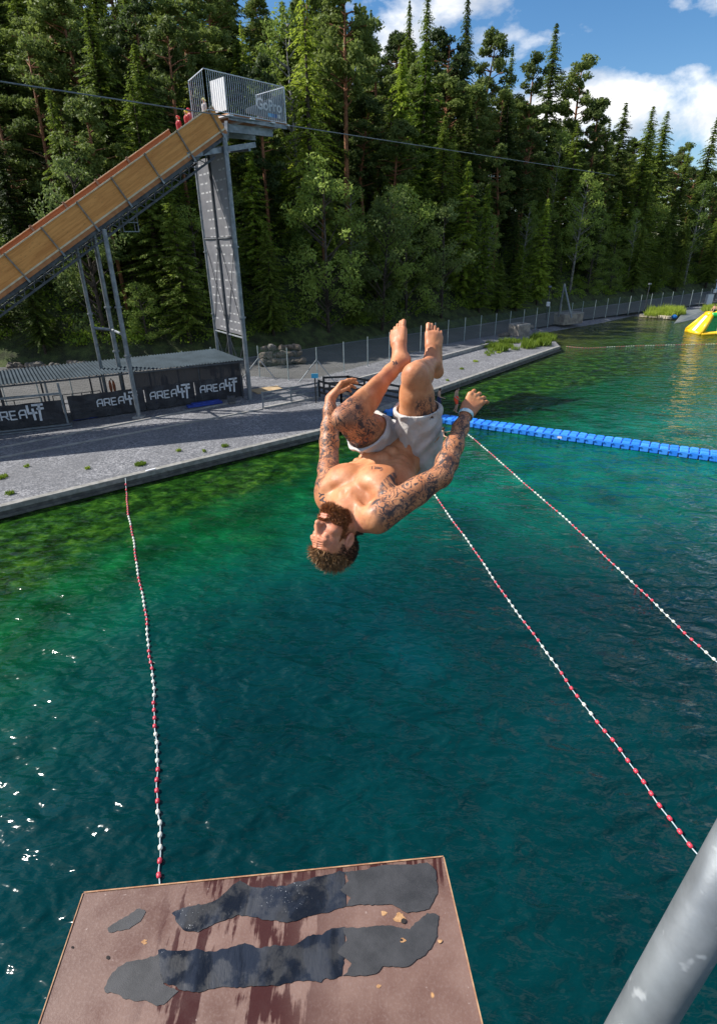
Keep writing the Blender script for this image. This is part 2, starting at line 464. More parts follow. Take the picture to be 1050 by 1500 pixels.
def skin_mat():
    n = NT('skin')
    co = n.coord('Object')
    A = lambda a: n.n('Attribute', {'attribute_name': a})
    limbuv = A('limb').outputs['Vector']; ink = A('ink').outputs['Fac']; red = A('flush').outputs['Fac']
    base = n.mix(n.mapr(n.noise(co, 14, 4), .3, .7), (.40, .145, .058), (.57, .255, .120))
    base = n.mix(n.mapr(n.noise(co, 70, 4, .7), .50, .72, 0, .6), base, (.40, .15, .075))
    base = n.mix(n.math('MULTIPLY', red, .6), base, (.55, .20, .14))
    # tattoo line work: cell borders, scroll lines and shaded patches in limb coordinates
    vec = n.n('Mapping', Vector=limbuv).outputs[0]
    wob = n.n('VectorMath', {'operation': 'ADD'}); n.set(wob.inputs[0], vec)
    nz = n.n('TexNoise', Vector=vec, Scale=18.0, Detail=3.0); sc = n.n('VectorMath', {'operation': 'SCALE'}); n.set(sc.inputs[0], nz.outputs['Color']); sc.inputs['Scale'].default_value = .05
    n.set(wob.inputs[1], sc.outputs[0]); wv = wob.outputs[0]
    v1 = n.n('TexVoronoi', {'feature': 'F1'}, Vector=wv, Scale=19.0).outputs['Distance']
    petals = n.math('FRACT', n.math('ADD', n.math('MULTIPLY', v1, 4.2), n.math('MULTIPLY', n.noise(wv, 30, 2), 1.6)))
    l1 = n.mapr(n.math('ABSOLUTE', n.math('SUBTRACT', petals, .5)), .10, .17, 1, 0)
    w1 = n.n('TexWave', {'wave_type': 'RINGS'}, Vector=wv, Scale=9.0, Distortion=9.0, Detail=3.0).outputs['Fac']
    l2 = n.mapr(w1, .80, .92)
    w2 = n.noise(wv, 46, 4, .6); l3 = n.mapr(n.math('ABSOLUTE', n.math('SUBTRACT', w2, .5)), .02, .04, 1, 0)
    sel = n.mapr(n.noise(vec, 14, 2), .46, .54)
    lines = n.math('MAXIMUM', n.math('MULTIPLY', l1, sel), n.math('MULTIPLY', n.math('MAXIMUM', l2, l3), n.math('SUBTRACT', 1, sel)))
    shade = n.math('MULTIPLY', n.mapr(n.noise(wv, 24, 5, .7), .52, .60), .9)
    inkv = n.math('MULTIPLY', n.math('MAXIMUM', lines, shade), ink, clamp=True)
    inkv = n.math('MAXIMUM', inkv, n.math('MULTIPLY', ink, .12))
    col = n.mix(n.math('MULTIPLY', inkv, .93), base, (.020, .022, .030))
    b = n.bump(n.noise(co, 220, 3), .12, .002, n.bump(n.noise(co, 38, 4, .6), .28, .008))
    return n.bsdf(col, n.mapr(n.noise(co, 30, 3), .3, .7, .44, .62), 0, b, Subsurface_Weight=.08, Subsurface_Scale=.01,
                  Subsurface_Radius=(1, .35, .2), Specular_IOR_Level=.4)

def sm(x, a, b): t = np.clip((x - a) / (b - a), 0, 1); return t * t * (3 - 2 * t)
def paint(ob, pts):
    ink = np.zeros(len(pts)); uv = np.zeros((len(pts), 3)); fl = np.zeros(len(pts)); best = np.full(len(pts), 9.0)
    segs = [('SR', 'ER'), ('ER', 'WR'), ('SL', 'EL'), ('EL', 'WL'), ('HR', 'KR'), ('KR', 'AR'), ('HL', 'KL'), ('KL', 'AL'), ('PE', 'NB')]
    for i, (a, b) in enumerate(segs):
        A, Bq = J[a], J[b]; d = Bq - A; L = np.linalg.norm(d); d = d / L; q = pts - A; t = q @ d / L
        w = q - np.outer(q @ d, d); dist = np.linalg.norm(pts - (A + np.outer(np.clip(t, 0, 1) * L, d)), axis=1)
        if i == 8: dist -= .07
        ref = nrm(cF - d * (cF @ d)); r2 = np.cross(d, ref)
        ang = np.arctan2(w @ r2, w @ ref)
        sel = dist < best; best = np.where(sel, dist, best)
        rad = (.05, .035, .05, .035, .085, .05, .085, .05, .12)[i]
        U_ = np.stack([t * L + i * 3.1, np.cos(ang) * rad * 1.3 + i, np.sin(ang) * rad * 1.3], 1)
        uv[sel] = U_[sel]
        if i in (0, 2): k = sm(t, -.12, .04)
        elif i in (1, 3): k = 1 - sm(t, .88, .97)
        elif i == 4: k = sm(t, .45, .55) * (1 - sm(t, .78, .86)) * sm(w @ cR, -.03, .0)
        elif i == 6: k = sm(t, .55, .7) * (1 - 0 * t)
        elif i == 7: k = (1 - sm(t, .10, .24))
        else: k = t * 0
        ink[sel] = np.clip(k, 0, 1)[sel]
    # deltoid edge of the sleeve toward the chest stays bare
    for s, sj in ((1, J['SR']), (-1, J['SL'])):
        d = (pts - sj) @ (sh * s); ink *= np.where(np.linalg.norm(pts - sj, axis=1) < .13, sm(d, -.022, .0), 1)
    hd = np.linalg.norm(pts - J['HD'], axis=1); q = (pts - J['HD']) @ HM.T
    ink[hd < .14] = 0
    fl = np.maximum(fl, (hd < .16) * (.25 + .5 * sm(q[:, 1], .02, .09)))
    lips = (np.abs(q[:, 0]) < .024) & (np.abs(q[:, 2] + .059) < .013) & (q[:, 1] > .088); fl[lips] = 1.3
    ears = np.abs(q[:, 0]) > .074; fl[(hd < .13) & ears] = .9
    for k in ('KR', 'KL', 'WR', 'WL'): fl = np.maximum(fl, .35 * (1 - sm(np.linalg.norm(pts - J[k], axis=1), .03, .09)))
    for k in ('AR', 'AL'):
        e = np.linalg.norm(pts - J[k], axis=1); fl = np.maximum(fl, .3 * sm(-e, -.26, -.16) * (e > .12))
    me = ob.data
    for nm, arr, ty in (('ink', ink, 'FLOAT'), ('flush', fl, 'FLOAT')):
        a = me.attributes.new(nm, ty, 'POINT'); a.data.foreach_set('value', arr.astype(np.float32))
    a = me.attributes.new('limb', 'FLOAT_VECTOR', 'POINT'); a.data.foreach_set('vector', uv.astype(np.float32).ravel())

BODY_H = .003
diver = empty('person', J['PE'], label='tattooed man in pale grey shorts upside down in mid-air, doing a backflip above the water', cat='person')
Minv = Matrix.Translation(-V(J['PE']))
S = build_body(BODY_H)
body, bpts = S.mesh('body', skin_mat()); paint(body, bpts); bgrid = S
body.parent = diver; body.matrix_parent_inverse = Minv
print('body', len(bpts), time.time() - T0)

# ---- shorts
def build_shorts():
    ks = [J[k] for k in ('HR', 'HL', 'KR', 'KL', 'PE')]
    S = SDF(np.min(ks, 0) - .24, np.max(ks, 0) + .24, .004)
    pc = H_mid - nf * .01; hf = nrm(np.cross(sp, hp)); hf = hf if hf @ nf > 0 else -hf
    HB = np.array([hp, hf, nrm(np.cross(hp, hf))]); waist = H_mid * .62 + S_mid * .38 + nf * -.015
    g = .010
    S.cone(waist, pc, .115 + g, .125 + g, .05, flat=(nf, .84))
    S.ell(pc, (.155 + g, .105 + g, .11 + g), HB, .05)
    S.cut(pc + sp * .088 + nf * .01, sp + nf * .12)
    ax = [S.lo[i] + S.h * np.arange(S.n[i]) for i in range(3)]
    Pp = np.stack(np.meshgrid(*ax, indexing='ij'), -1).astype(np.float32)
    for hj, kj, e, tilt, fl in ((J['HR'], J['KR'], .60, .45, 1), (J['HL'], J['KL'], .56, .55, 2)):
        L = SDF(S.lo, S.lo + S.h, S.h); L.n = S.n; L.g = np.full(S.n, .5, np.float32)
        td = nrm(kj - hj); bk = nrm((J['AR'] if fl == 1 else J['AL']) - kj); bk = nrm(bk - td * (bk @ td)); lat = nrm(np.cross(td, bk))
        p = hj + (kj - hj) * e
        L.cone(hj - td * .01, hj + td * .34, .098 + g * .4, .096 + g, .03)
        L.ell(hj + (kj - hj) * .5 - bk * .022, (.062 + g, .055 + g * 1.2, .16), np.array([lat, bk, td]), .03)
        u = (Pp - hj) @ td; v = (Pp - hj) @ lat; w_ = (Pp - hj) @ bk
        wob = np.sin(u * 62 + v * 34 + 1.7 * np.sin(v * 31 + u * 15)) + .7 * np.sin(v * 88 - u * 24 + fl) + .5 * np.sin(w_ * 70 + u * 50)
        L.g += .0040 * wob + .0042 * np.abs(np.sin(u * 30 + v * 52 + 2.2 * np.sin(v * 19 - u * 9) + fl))
        L.cut(p, td + cU * tilt)
        # open shell at the hem
        cc = SDF(S.lo, S.lo + S.h, S.h); cc.n = S.n; cc.g = np.full(S.n, .5, np.float32)
        cc.cone(hj + td * .02, hj + td * .40, .092, .086, .03)
        cc.ell(hj + (kj - hj) * .5 - bk * .022, (.062 + .006, .055 + .006, .17), np.array([lat, bk, td]), .03)
        S_ = L.g; hh = np.clip(.5 + .5 * (S.g - S_) / .025, 0, 1); S.g = S.g * (1 - hh) + S_ * hh - .025 * hh * (1 - hh)
        near_hem = (Pp - p) @ nrm(td + cU * tilt)
        S.g = np.where(near_hem > -.03, np.maximum(S.g, -cc.g), S.g)
    # waistband groove
    wb_ = (Pp - (pc + sp * .088)) @ sp
    S.g += .0022 * np.exp(-((wb_ + .03) / .004) ** 2)
    return S
n = NT('shorts_cloth'); co = n.coord('Object')
cm = n.mix(n.mapr(n.noise(co, 9, 3), .3, .7), (.44, .41, .39), (.54, .51, .485))
cloth = n.bsdf(cm, .85, 0, n.bump(n.noise(co, 400, 2), .25, .002, n.bump(n.noise(co, 22, 4, .6), .5, .02)), Sheen_Weight=.2)
SS = build_shorts()
shorts, spts = SS.mesh('shorts', cloth); shorts.parent = diver; shorts.matrix_parent_inverse = Minv

# ---- hair and beard: tufted meshes grown from the scalp surface
def fuzz(name, mask, L, r, count, mat, lean, jit=.5, curl=0.0):
    idx = np.where(mask)[0]
    me = body.data
    no = np.zeros((len(bpts), 3), np.float32); me.vertices.foreach_get('normal', no.ravel()) if False else None
    nn = np.array([v.normal[:] for v in (me.vertices[int(i)] for i in idx)])
    rng = np.random.RandomState(3); mb = MB()
    pick = rng.randint(0, len(idx), count)
    for k in pick:
        p = bpts[idx[k]] + rng.uniform(-.002, .002, 3); nv = nrm(nn[k] + rng.normal(0, jit * .5, 3) + lean)
        sx = nrm(np.cross(nv, rng.normal(0, 1, 3))); sy = np.cross(nv, sx)
        l = L * rng.uniform(.6, 1.3); rr = r * rng.uniform(.7, 1.2)
        bend = nrm(rng.normal(0, 1, 3)) * l * (.25 + curl)
        p0 = p - nv * .003; p1 = p + nv * l * .5 + bend * .3; p2 = p + nv * l + bend
        vs = [p0 + rr * (sx * math.cos(a) + sy * math.sin(a)) for a in (0, 2.1, 4.2)] + [p1 + rr * .8 * (sx * math.cos(a) + sy * math.sin(a)) for a in (0, 2.1, 4.2)] + [p2]
        mb.add(vs, [(0, 1, 4, 3), (1, 2, 5, 4), (2, 0, 3, 5), (3, 4, 6), (4, 5, 6), (5, 3, 6)])
    o = mb.build(name, mat); o.parent = diver; o.matrix_parent_inverse = Minv
    return o
def hairmat(name, c1, c2):
    n = NT(name); co = n.coord('Object')
    c = n.mix(n.mapr(n.noise(co, 90, 2), .35, .65), c1, c2)
    return n.bsdf(c, .5, 0, Specular_IOR_Level=.4)
q = (bpts - J['HD']) @ HM.T; near = np.linalg.norm(q, axis=1) < .16
x, y, z = np.abs(q[:, 0]), q[:, 1], q[:, 2]
scalp = near & (x < .077) & (z > -.055) & ~((y > .02) & (z < .066 - .1 * (x > .055) * 0)) & ~((x > .05) & (y > -.028) & (z < .02)) & ((y < .055) | (z > .07)) & ((z > .0) | (y < -.03))
top = scalp & (z > .062) & (y > -.06)
beardm = near & (y > .004 + .22 * np.clip(-z - .07, 0, 1)) & (z < -.042) & ~((x < .021) & (z > -.071)) & ~((z > -.05) & (x < .035)) & (y > (-.02 - (z + .05) * .1)) & (z > -.118)
beardm = beardm & (x < .068)
beardm |= near & (x > .058) & (x < .07) & (y > .012) & (y < .034) & (z < .02) & (z > -.05)
moust = near & (x < .026) & (z < -.0405) & (z > -.050) & (y > .08)
hm = hairmat('hair_brown', (.055, .026, .012), (.16, .085, .038))
fuzz('hair', scalp, .010, .0014, 5200, hairmat('hair_shaded', (.02, .011, .006), (.055, .028, .013)), nrm(HU) * .15)  # back hair: darker copy of the brown, shade put into the colour
fuzz('hair', top, .020, .0018, 3200, hairmat('hair_brown', (.09, .042, .016), (.34, .19, .08)), HF * .55 + HU * .35, 1.0, .5)  # fringe: golden sunlight painted into the brown hair colour
fuzz('beard', beardm | moust, .0095, .0011, 5600, hairmat('beard_ginger', (.16, .050, .016), (.38, .15, .05)), HF * .25 - HU * .35, .8, .2)
fuzz('beard', beardm & (z < -.088) & (y > .055), .015, .0011, 700, bpy.data.materials['beard_ginger'], HF * .3 - HU * .5, .6, .2)
# ---- wristband
d = nrm(J['WR'] - J['ER']); c0 = J['WR'] - d * .012
mb = MB(); ref = nrm(np.cross(d, (0, 0, 1))); rf2 = np.cross(d, ref)
nS = 28
ring = [[c0 + d * o + rr * (ref * math.cos(2 * math.pi * k / nS) + rf2 * math.sin(2 * math.pi * k / nS)) for k in range(nS)] for o, rr in ((-.010, .0335), (.010, .0325), (.010, .0315), (-.010, .0325))]
mb.add([p for r_ in ring for p in r_], [(i * nS + k, i * nS + (k + 1) % nS, ((i + 1) % 4) * nS + (k + 1) % nS, ((i + 1) % 4) * nS + k) for i in range(4) for k in range(nS)])
n = NT('wristband'); co = n.coord('Object')
wb = mb.build('wristband', n.bsdf(n.mix(n.mapr(n.noise(co, 40, 1), .48, .52), (.30, .62, .72), (.75, .85, .85)), .35), smooth=True)
wb.parent = diver; wb.matrix_parent_inverse = Minv

# ---- small lettering tattooed on the skin
from mathutils.bvhtree import BVHTree
dg = bpy.context.evaluated_depsgraph_get()
bvh = BVHTree.FromPolygons([tuple(p) for p in bpts], [tuple(p.vertices) for p in body.data.polygons])
n = NT('tattoo_ink'); inkm = n.bsdf((.03, .035, .05), .5)
def skin_text(txt, px, py, size, ang, sx=1.0, rough=0.0):
    cu = bpy.data.curves.new('tattoo', 'FONT'); cu.body = txt; cu.size = 1; cu.align_x = 'CENTER'; cu.align_y = 'CENTER'; cu.resolution_u = 2
    cu.offset = .012
    to = bpy.data.objects.new('tmp', cu); C.objects.link(to); dg_ = bpy.context.evaluated_depsgraph_get()
    tm = bpy.data.meshes.new_from_object(to.evaluated_get(dg_)); bpy.data.objects.remove(to)
    b = bmesh.new(); b.from_mesh(tm); bmesh.ops.triangulate(b, faces=b.faces[:]); bmesh.ops.subdivide_edges(b, edges=[e for e in b.edges if e.calc_length() > .12], cuts=2)
    ca, sa = math.cos(ang), math.sin(ang); ok = True
    for v in b.verts:
        X = v.co.x * size * sx; Y = v.co.y * size
        x_ = px + (X * ca - Y * sa); y_ = py - (X * sa + Y * ca)
        d_ = V(nrm(ray(x_, y_))); hit, nn_, _, _ = bvh.ray_cast(V(CO), d_)
        if hit is None: hit = V(P(x_, y_, 2.5)); nn_ = -d_
        if nn_.dot(d_) > 0: nn_ = -nn_
        v.co = hit + nn_ * .0012
    b.to_mesh(tm); b.free(); tm.materials.clear(); tm.materials.append(inkm)
    o = bpy.data.objects.new('tattoo', tm); C.objects.link(o); o.parent = diver; o.matrix_parent_inverse = Minv
    return o
skin_text('36', 578, 532, 8, math.radians(12))
skin_text('Cест 1'.replace('Cест', 'Gest'), 552, 686, 6.5, math.radians(172))
skin_text('REPEAT', 527, 651, 9.5, math.radians(28), .95)
skin_text('AND', 508, 640, 8, math.radians(118), .9)
skin_text('RLAY', 473, 735, 11, math.radians(98), 1.1)
skin_text('1972', 629, 700, 7.5, math.radians(60), .9)
skin_text('GUILTY', 676, 634, 7.5, math.radians(66), .9)
# ------------------------------------------------------------------ ground, water, hill
GZ = 0.5
K = [np.array(p, float) for p in [(-120, -58.8), (-16.2, 22.82), (-2.45, 33.58), (5.81, 43.72), (22.81, 63.95)]]
kerb_in = [(-120, -58.8)]
beach = [gp(x, y, 0)[:2] for x, y in [(800, 492), (779, 494), (811, 487), (848, 480), (880, 475), (932, 463)]]
FEN = [(-60, 30), (-40, 36.2), (-26, 40.9), (-21.8, 42.6), (-18.6, 44.4), (-12.6, 49.6)] + [tuple(gp(x, y, GZ)[:2]) for x, y in
      [(381, 553), (423, 557), (465, 556), (504, 546), (570, 528), (655, 505), (745, 489), (850, 470), (950, 456), (1023, 447)]] + [(72, 112), (130, 150)]
HB_ = [(-150, 10), (-90, 42), (-50, 53), (-34.5, 57.2), (-21.6, 55.8), (-12, 60), (-3, 68), (7.2, 76), (17.6, 84), (33, 99), (49.2, 111), (73.9, 131), (86.7, 141), (140, 190), (240, 280), (420, 420)]
HBn = [np.array(p, float) for p in HB_]
def hill_d(x, y):
    """signed distance behind the hill's foot (vectorised)"""
    x = np.asarray(x, float); y = np.asarray(y, float)
    best = np.full(x.shape, 1e9); sg = np.zeros(x.shape)
    for a, b in zip(HBn, HBn[1:]):
        d = b - a; L2 = d @ d; t = np.clip(((x - a[0]) * d[0] + (y - a[1]) * d[1]) / L2, 0, 1)
        qx = x - a[0] - t * d[0]; qy = y - a[1] - t * d[1]; ds = np.hypot(qx, qy)
        c = d[0] * (y - a[1]) - d[1] * (x - a[0])
        m_ = ds < best - 1e-9; best = np.where(m_, ds, best); sg = np.where(m_, np.sign(c), sg)
    return best * sg
def hill_z(x, y):
    d = hill_d(x, y)
    cap = np.interp(x, [-80, -20, 0, 25, 50, 90, 150, 260], [80, 72, 46, 24, 16, 10, 7, 12])
    dd = np.maximum(d, 0)
    w_ = .9 * np.sin(x * .21 + y * .13) + .7 * np.sin(x * .37 - y * .29 + 1) + .3 * np.sin(x * 1.1 + y * .9)
    slope = .74
    h = cap * (1 - np.exp(-dd * slope / cap)) * 1.12
    return np.where(d > 0, GZ + h + w_ * np.clip(dd / 10, 0, 1) * .8, GZ)

# gravel
def gravel_mat(name, c1, c2, c3, sc=28):
    n = NT(name); p = n.wpos()
    v = n.n('TexVoronoi', Vector=p, Scale=float(sc)); big = n.noise(p, .35, 4); mid = n.noise(p, 3.2, 5, .65)
    st = n.ramp(n.n('SeparateColor', Color=v.outputs['Color']).outputs[0], [(0, c1), (.5, c2), (1, c3)])
    st = n.mix(n.mapr(big, .35, .62, .0, .6), st, tuple(c * .72 for c in c2))
    st = n.mix(n.mapr(mid, .48, .72, 0, .6), st, tuple(c * .55 for c in c2))
    return n.bsdf(st, .9, 0, n.bump(v.outputs['Distance'], .6, .03, n.bump(mid, .4, .05)))
M_gravel = gravel_mat('gravel', (.065, .068, .078), (.145, .147, .16), (.29, .287, .30), 12)
M_path = gravel_mat('path_gravel', (.06, .06, .06), (.095, .093, .09), (.14, .137, .135), 14)
M_conc = mottled('concrete', (.22, .21, .20), (.31, .30, .28), 2.5, .85, bs=30, bump=.35)
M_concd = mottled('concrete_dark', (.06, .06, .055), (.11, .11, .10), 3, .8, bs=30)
tip_in = gp(750, 500, GZ)[:2]
wallA, wallB = gp(500, 566, GZ)[:2], gp(742, 500, GZ)[:2]
def flat(name, poly, z, mat):
    from mathutils.geometry import tessellate_polygon
    vs = [(float(p[0]), float(p[1]), z) for p in poly]; tr = []
    for t in tessellate_polygon([[Vector(v) for v in vs]]):
        a, b_, c = (Vector(vs[i]) for i in t)
        tr.append(tuple(t) if (b_ - a).cross(c - a).z > 0 else tuple(t[::-1]))
    me = bpy.data.meshes.new(name); me.from_pydata(vs, [], tr)
    me.materials.append(mat); o = bpy.data.objects.new(name, me); C.objects.link(o); return o
bch_top = [gp(x, y, GZ)[:2] for x, y in [(776, 478), (850, 466), (900, 458), (955, 453), (1050, 441)]]
land_poly = [K[0], K[1], K[2], K[3], K[4], beach[0] * .4 + K[4] * .6, beach[0]] + [beach[1]] + bch_top + [(120, 150), (240, 250), (420, 395), (420, 440)] + [tuple(p) for p in HBn[::-1][1:]] + [(-160, -20), (-160, -58.8)]
land_poly = [tuple(p) for p in land_poly]
tag(flat('ground', land_poly, GZ, M_gravel), kind='structure')
# terrace sides (vertical wall down to the water) and coping
mb = MB()
side = K + [beach[0] * .4 + K[4] * .6, beach[0]]
for a, b in zip(side, side[1:]): mb.add([(*a, GZ), (*b, GZ), (*b, -1.5), (*a, -1.5)], [(0, 1, 2, 3)])
tag(mb.build('ground', M_concd), kind='structure')
mb = MB()
def offs(pts, o):
    r = []
    for i, p in enumerate(pts):
        d = nrm(pts[min(i + 1, len(pts) - 1)] - pts[max(i - 1, 0)]); r.append(p + np.array([-d[1], d[0]]) * o)
    return r
Ki = offs(K, .30); Ko = offs(K, -.06)
for i in range(len(K) - 1):
    a, b, c, d = Ko[i], Ko[i + 1], Ki[i + 1], Ki[i]
    vs = [(*p, z) for z in (GZ - .14, GZ + .10) for p in (a, b, c, d)]
    mb.add(vs, [(4, 5, 6, 7), (0, 1, 5, 4), (1, 2, 6, 5), (2, 3, 7, 6), (3, 0, 4, 7)])
kerb = mb.build('kerb', mottled('coping', (.17, .165, .15), (.27, .26, .24), 3, .85, bs=40, bump=.4), bevel=.015)
tag(kerb, 'long pale concrete coping along the edge of the gravel terrace above the water', 'kerb')
mb = MB()
for i in range(len(K) - 1):
    a, b = offs(K, -.063)[i], offs(K, -.063)[i + 1]; c, d = offs(K, -.16)[i + 1], offs(K, -.16)[i]
    vs = [(*p, z) for z in (GZ - .42, GZ - .30) for p in (d, c, b, a)]
    mb.add(vs, [(4, 5, 6, 7), (0, 1, 5, 4), (1, 2, 6, 5), (3, 0, 4, 7)])
tag(mb.build('fender_rail', M_concd), 'dark ledge running just above the waterline below the terrace coping', 'ledge')
# beach slope
mb = MB(); bt = bch_top[:4]; bb = [beach[1], beach[2], beach[4], beach[5]]
for i in range(3):
    mb.add([(*bt[i], GZ), (*bt[i + 1], GZ), (*bb[i + 1], -.12), (*bb[i], -.12)], [(0, 1, 2, 3)])
mb.add([(*bt[3], GZ), (*gp(1050, 441, GZ)[:2], GZ), (*gp(1050, 447, 0)[:2], -.12), (*bb[3], -.12)], [(0, 1, 2, 3)])
mb.add([(*beach[0], GZ), (*bt[0], GZ), (*bb[0], -.12)], [(0, 2, 1)])
mb.add([(*gp(1050, 441, GZ)[:2], GZ), (120, 150, GZ), (124, 142, -.1), (*gp(1050, 447, 0)[:2], -.12)], [(0, 1, 2, 3)])
mb.add([(120, 150, GZ), (420, 395, GZ), (424, 387, -.1), (124, 142, -.1)], [(0, 1, 2, 3)])
tag(mb.build('beach', M_gravel), kind='structure')
# path between the fence and the hill
pp = [tuple(p) for p in FEN] + [(240, 262)] + [tuple(p) for p in HBn[::-1][1:-1] if p[0] > -60] + [(-60, 48)]
pp2 = [FEN[0]] + [(p[0] - .3, p[1] + .6) for p in FEN[1:]] + [(240, 262), (240, 279)] + [tuple(p + np.array([.2, -.9])) for p in HBn[::-1] if -60 < p[0] < 200] + [(-60, 48)]
tag(flat('path', pp2, GZ + .006, M_path), kind='structure')
# low wall between the right-hand terrace and the path
mb = MB(); mb.beam((*wallA, GZ + .17), (*wallB, GZ + .17), .28, .36)
tag(mb.build('low_wall', M_conc, bevel=.02), 'low concrete wall between the gravel terrace and the path behind it', 'wall')
# narrow concrete strips running along the left terrace in front of the shelter
for (a, b, lab) in (((-2, 657), (352, 588), 'thin concrete edging strip nearest the shelter foot on the gravel'), ((-4, 684), (384, 600), 'thin concrete edging strip in the shaded gravel between shelter and coping')):
    A_, B_ = gp(a[0], a[1] - (12 if lab.startswith('thin concrete edging strip in') else 0), GZ), gp(*b, GZ)
    mb = MB(); mb.beam(A_ + (B_ - A_) * -.3 + (0, 0, .03), B_ + (0, 0, .03), .14, .1)
    tag(mb.build('edging_strip', M_conc), lab, 'edging')

# hill terrain
xs = np.concatenate([np.arange(-150, 130, 2.0), np.arange(130, 430, 8.0)]); ys = np.concatenate([np.arange(0, 230, 2.0), np.arange(230, 520, 10.0)])
X, Y = np.meshgrid(xs, ys, indexing='ij'); D = hill_d(X, Y); Z = hill_z(X, Y)
Z = np.where(D < 0, GZ - .35, Z) + np.random.normal(0, .08, Z.shape) * (D > 0)
idx = np.arange(X.size).reshape(X.shape)
F4 = np.stack([idx[:-1, :-1], idx[1:, :-1], idx[1:, 1:], idx[:-1, 1:]], -1)
keep = (np.maximum.reduce([D[:-1, :-1], D[1:, :-1], D[1:, 1:], D[:-1, 1:]]) > -3)
F4 = F4[keep]
n = NT('forest_floor'); p = n.wpos()
c = n.ramp(n.noise(p, .9, 5, .7), [(.25, (.018, .016, .010)), (.45, (.03, .04, .012)), (.6, (.06, .085, .02)), (.8, (.10, .085, .05))])
me = bpy.data.meshes.new('hill'); me.from_pydata(np.stack([X, Y, Z], -1).reshape(-1, 3).tolist(), [], F4.tolist()); me.validate()
me.materials.append(n.bsdf(c, 1.0, 0, n.bump(n.noise(p, 3, 5, .7), .8, .3)))
me.polygons.foreach_set('use_smooth', [True] * len(me.polygons))
hill = bpy.data.objects.new('hill', me); C.objects.link(hill); tag(hill, kind='structure')

# ------------------------------------------------------------------ water
n = NT('water'); p = n.wpos()
sep = n.n('SeparateXYZ', Vector=p); px, py = sep.outputs[0], sep.outputs[1]
def ldist(a, b):   # distance to the water side of a line a->b
    d = nrm(b - a); nx, ny = d[1], -d[0]
    return n.math('ADD', n.math('ADD', n.math('MULTIPLY', px, nx), n.math('MULTIPLY', py, ny)), -(a[0] * nx + a[1] * ny))
dk = n.math('MINIMUM', ldist(K[1], K[2]), 400.0); dk2 = ldist(K[3], K[4]); dmin = n.math('MAXIMUM', dk, dk2) if False else n.math('MINIMUM', dk, n.math('ADD', dk2, 0))
wobl = n.math('MULTIPLY', n.math('SUBTRACT', n.noise(p, .16, 4, .6), .5), 7.0)
dd = n.math('ADD', dmin, wobl)
# what shows through the clear water: weedy stones in the shallows, then open green, then deep teal
stones = n.noise(n.n('VectorMath', {'operation': 'ADD'}, i0=p, i1=n.n('VectorMath', {'operation': 'SCALE'}, i0=n.n('TexNoise', Vector=p, Scale=1.4, Detail=2.0).outputs['Color'], Scale=.9).outputs[0]).outputs[0], 1.5, 5, .62)
shallow = n.ramp(stones, [(.36, (.002, .012, .001)), (.5, (.008, .038, .003)), (.60, (.022, .075, .006)), (.72, (.055, .12, .010))])
green = n.ramp(n.noise(p, .55, 4, .6), [(.3, (.0005, .018, .005)), (.55, (.001, .052, .014)), (.75, (.004, .11, .030))])
teal = n.ramp(n.noise(p, .11, 3, .6), [(.3, (.0002, .014, .017)), (.55, (.0003, .025, .028)), (.8, (.0005, .046, .060))])
jade = n.ramp(n.noise(p, .35, 4, .6), [(.3, (.0003, .034, .022)), (.7, (.0007, .125, .082))])
c = n.mix(n.mapr(dd, 1.6, 4.8), shallow, green)
c = n.mix(n.mapr(dd, 4.5, 12.0), c, jade)
c = n.mix(n.math('MULTIPLY', n.mapr(dd, 5.5, 13.0), n.mapr(py, 27, 15)), c, teal)
# clear green over the weed beyond the dock
far = n.ramp(n.noise(p, .22, 3), [(.3, (.0008, .040, .012)), (.7, (.0015, .072, .026))])
c = n.mix(n.math('MULTIPLY', n.mapr(py, 36, 46), n.mapr(dd, 3, 6)), c, far)
c = n.mix(n.mapr(ldist(gp(779, 494)[:2], gp(932, 463)[:2]), 14.0, 2.0), c, (.045, .055, .008))
mpw = n.n('Mapping', Vector=p); mpw.inputs['Rotation'].default_value = (0, 0, .5); mpw.inputs['Scale'].default_value = (1.0, 1.75, 1.0); wv = mpw.outputs[0]
h1 = n.noise(wv, .36, 2, .45, .2); h2 = n.noise(wv, 1.05, 2, .5, .25); h3 = n.noise(wv, 3.6, 2, .5, .2)
H_ = n.math('ADD', n.math('ADD', n.math('MULTIPLY', h1, 1.0), n.math('MULTIPLY', h2, .70)), n.math('MULTIPLY', h3, .07))
nrmw = n.bump(H_, 1.0, .35)
M_water = n.bsdf(c, .13, 0, nrmw, IOR=1.333, Specular_IOR_Level=.36)
xs = np.linspace(-300, 700, 3); ys = np.linspace(-300, 900, 3)
mb = MB(); mb.add([(-300, -300, 0), (900, -300, 0), (900, 1200, 0), (-300, 1200, 0)], [(0, 1, 2, 3)])
tag(mb.build('water', M_water), kind='structure')
# ------------------------------------------------------------------ trees
def leaf_mat(name, c1, c2, trans=.46, rough=.6):
    n = NT(name); oi = n.n('ObjectInfo').outputs['Random']; p = n.wpos()
    f = n.math('ADD', n.math('MULTIPLY', n.noise(p, 1.1, 3, .7), .75), n.math('MULTIPLY', n.math('SUBTRACT', oi, .2), .75))
    c = n.mix(n.mapr(f, .15, .72), c1, c2)
    n.bsdf(c, rough, 0, Specular_IOR_Level=.25)
    tr = n.n('BsdfTranslucent'); n.set(tr.inputs[0], c)
    ms = n.n('MixShader', Fac=trans); n.t.links.new(n.b.outputs[0], ms.inputs[1]); n.t.links.new(tr.outputs[0], ms.inputs[2])
    n.t.links.new(ms.outputs[0], n.out.inputs[0])
    return n.m
M_spruce = leaf_mat('spruce_needles', (.028, .052, .009), (.155, .215, .028))
M_pine = leaf_mat('pine_needles', (.042, .070, .020), (.165, .215, .050))
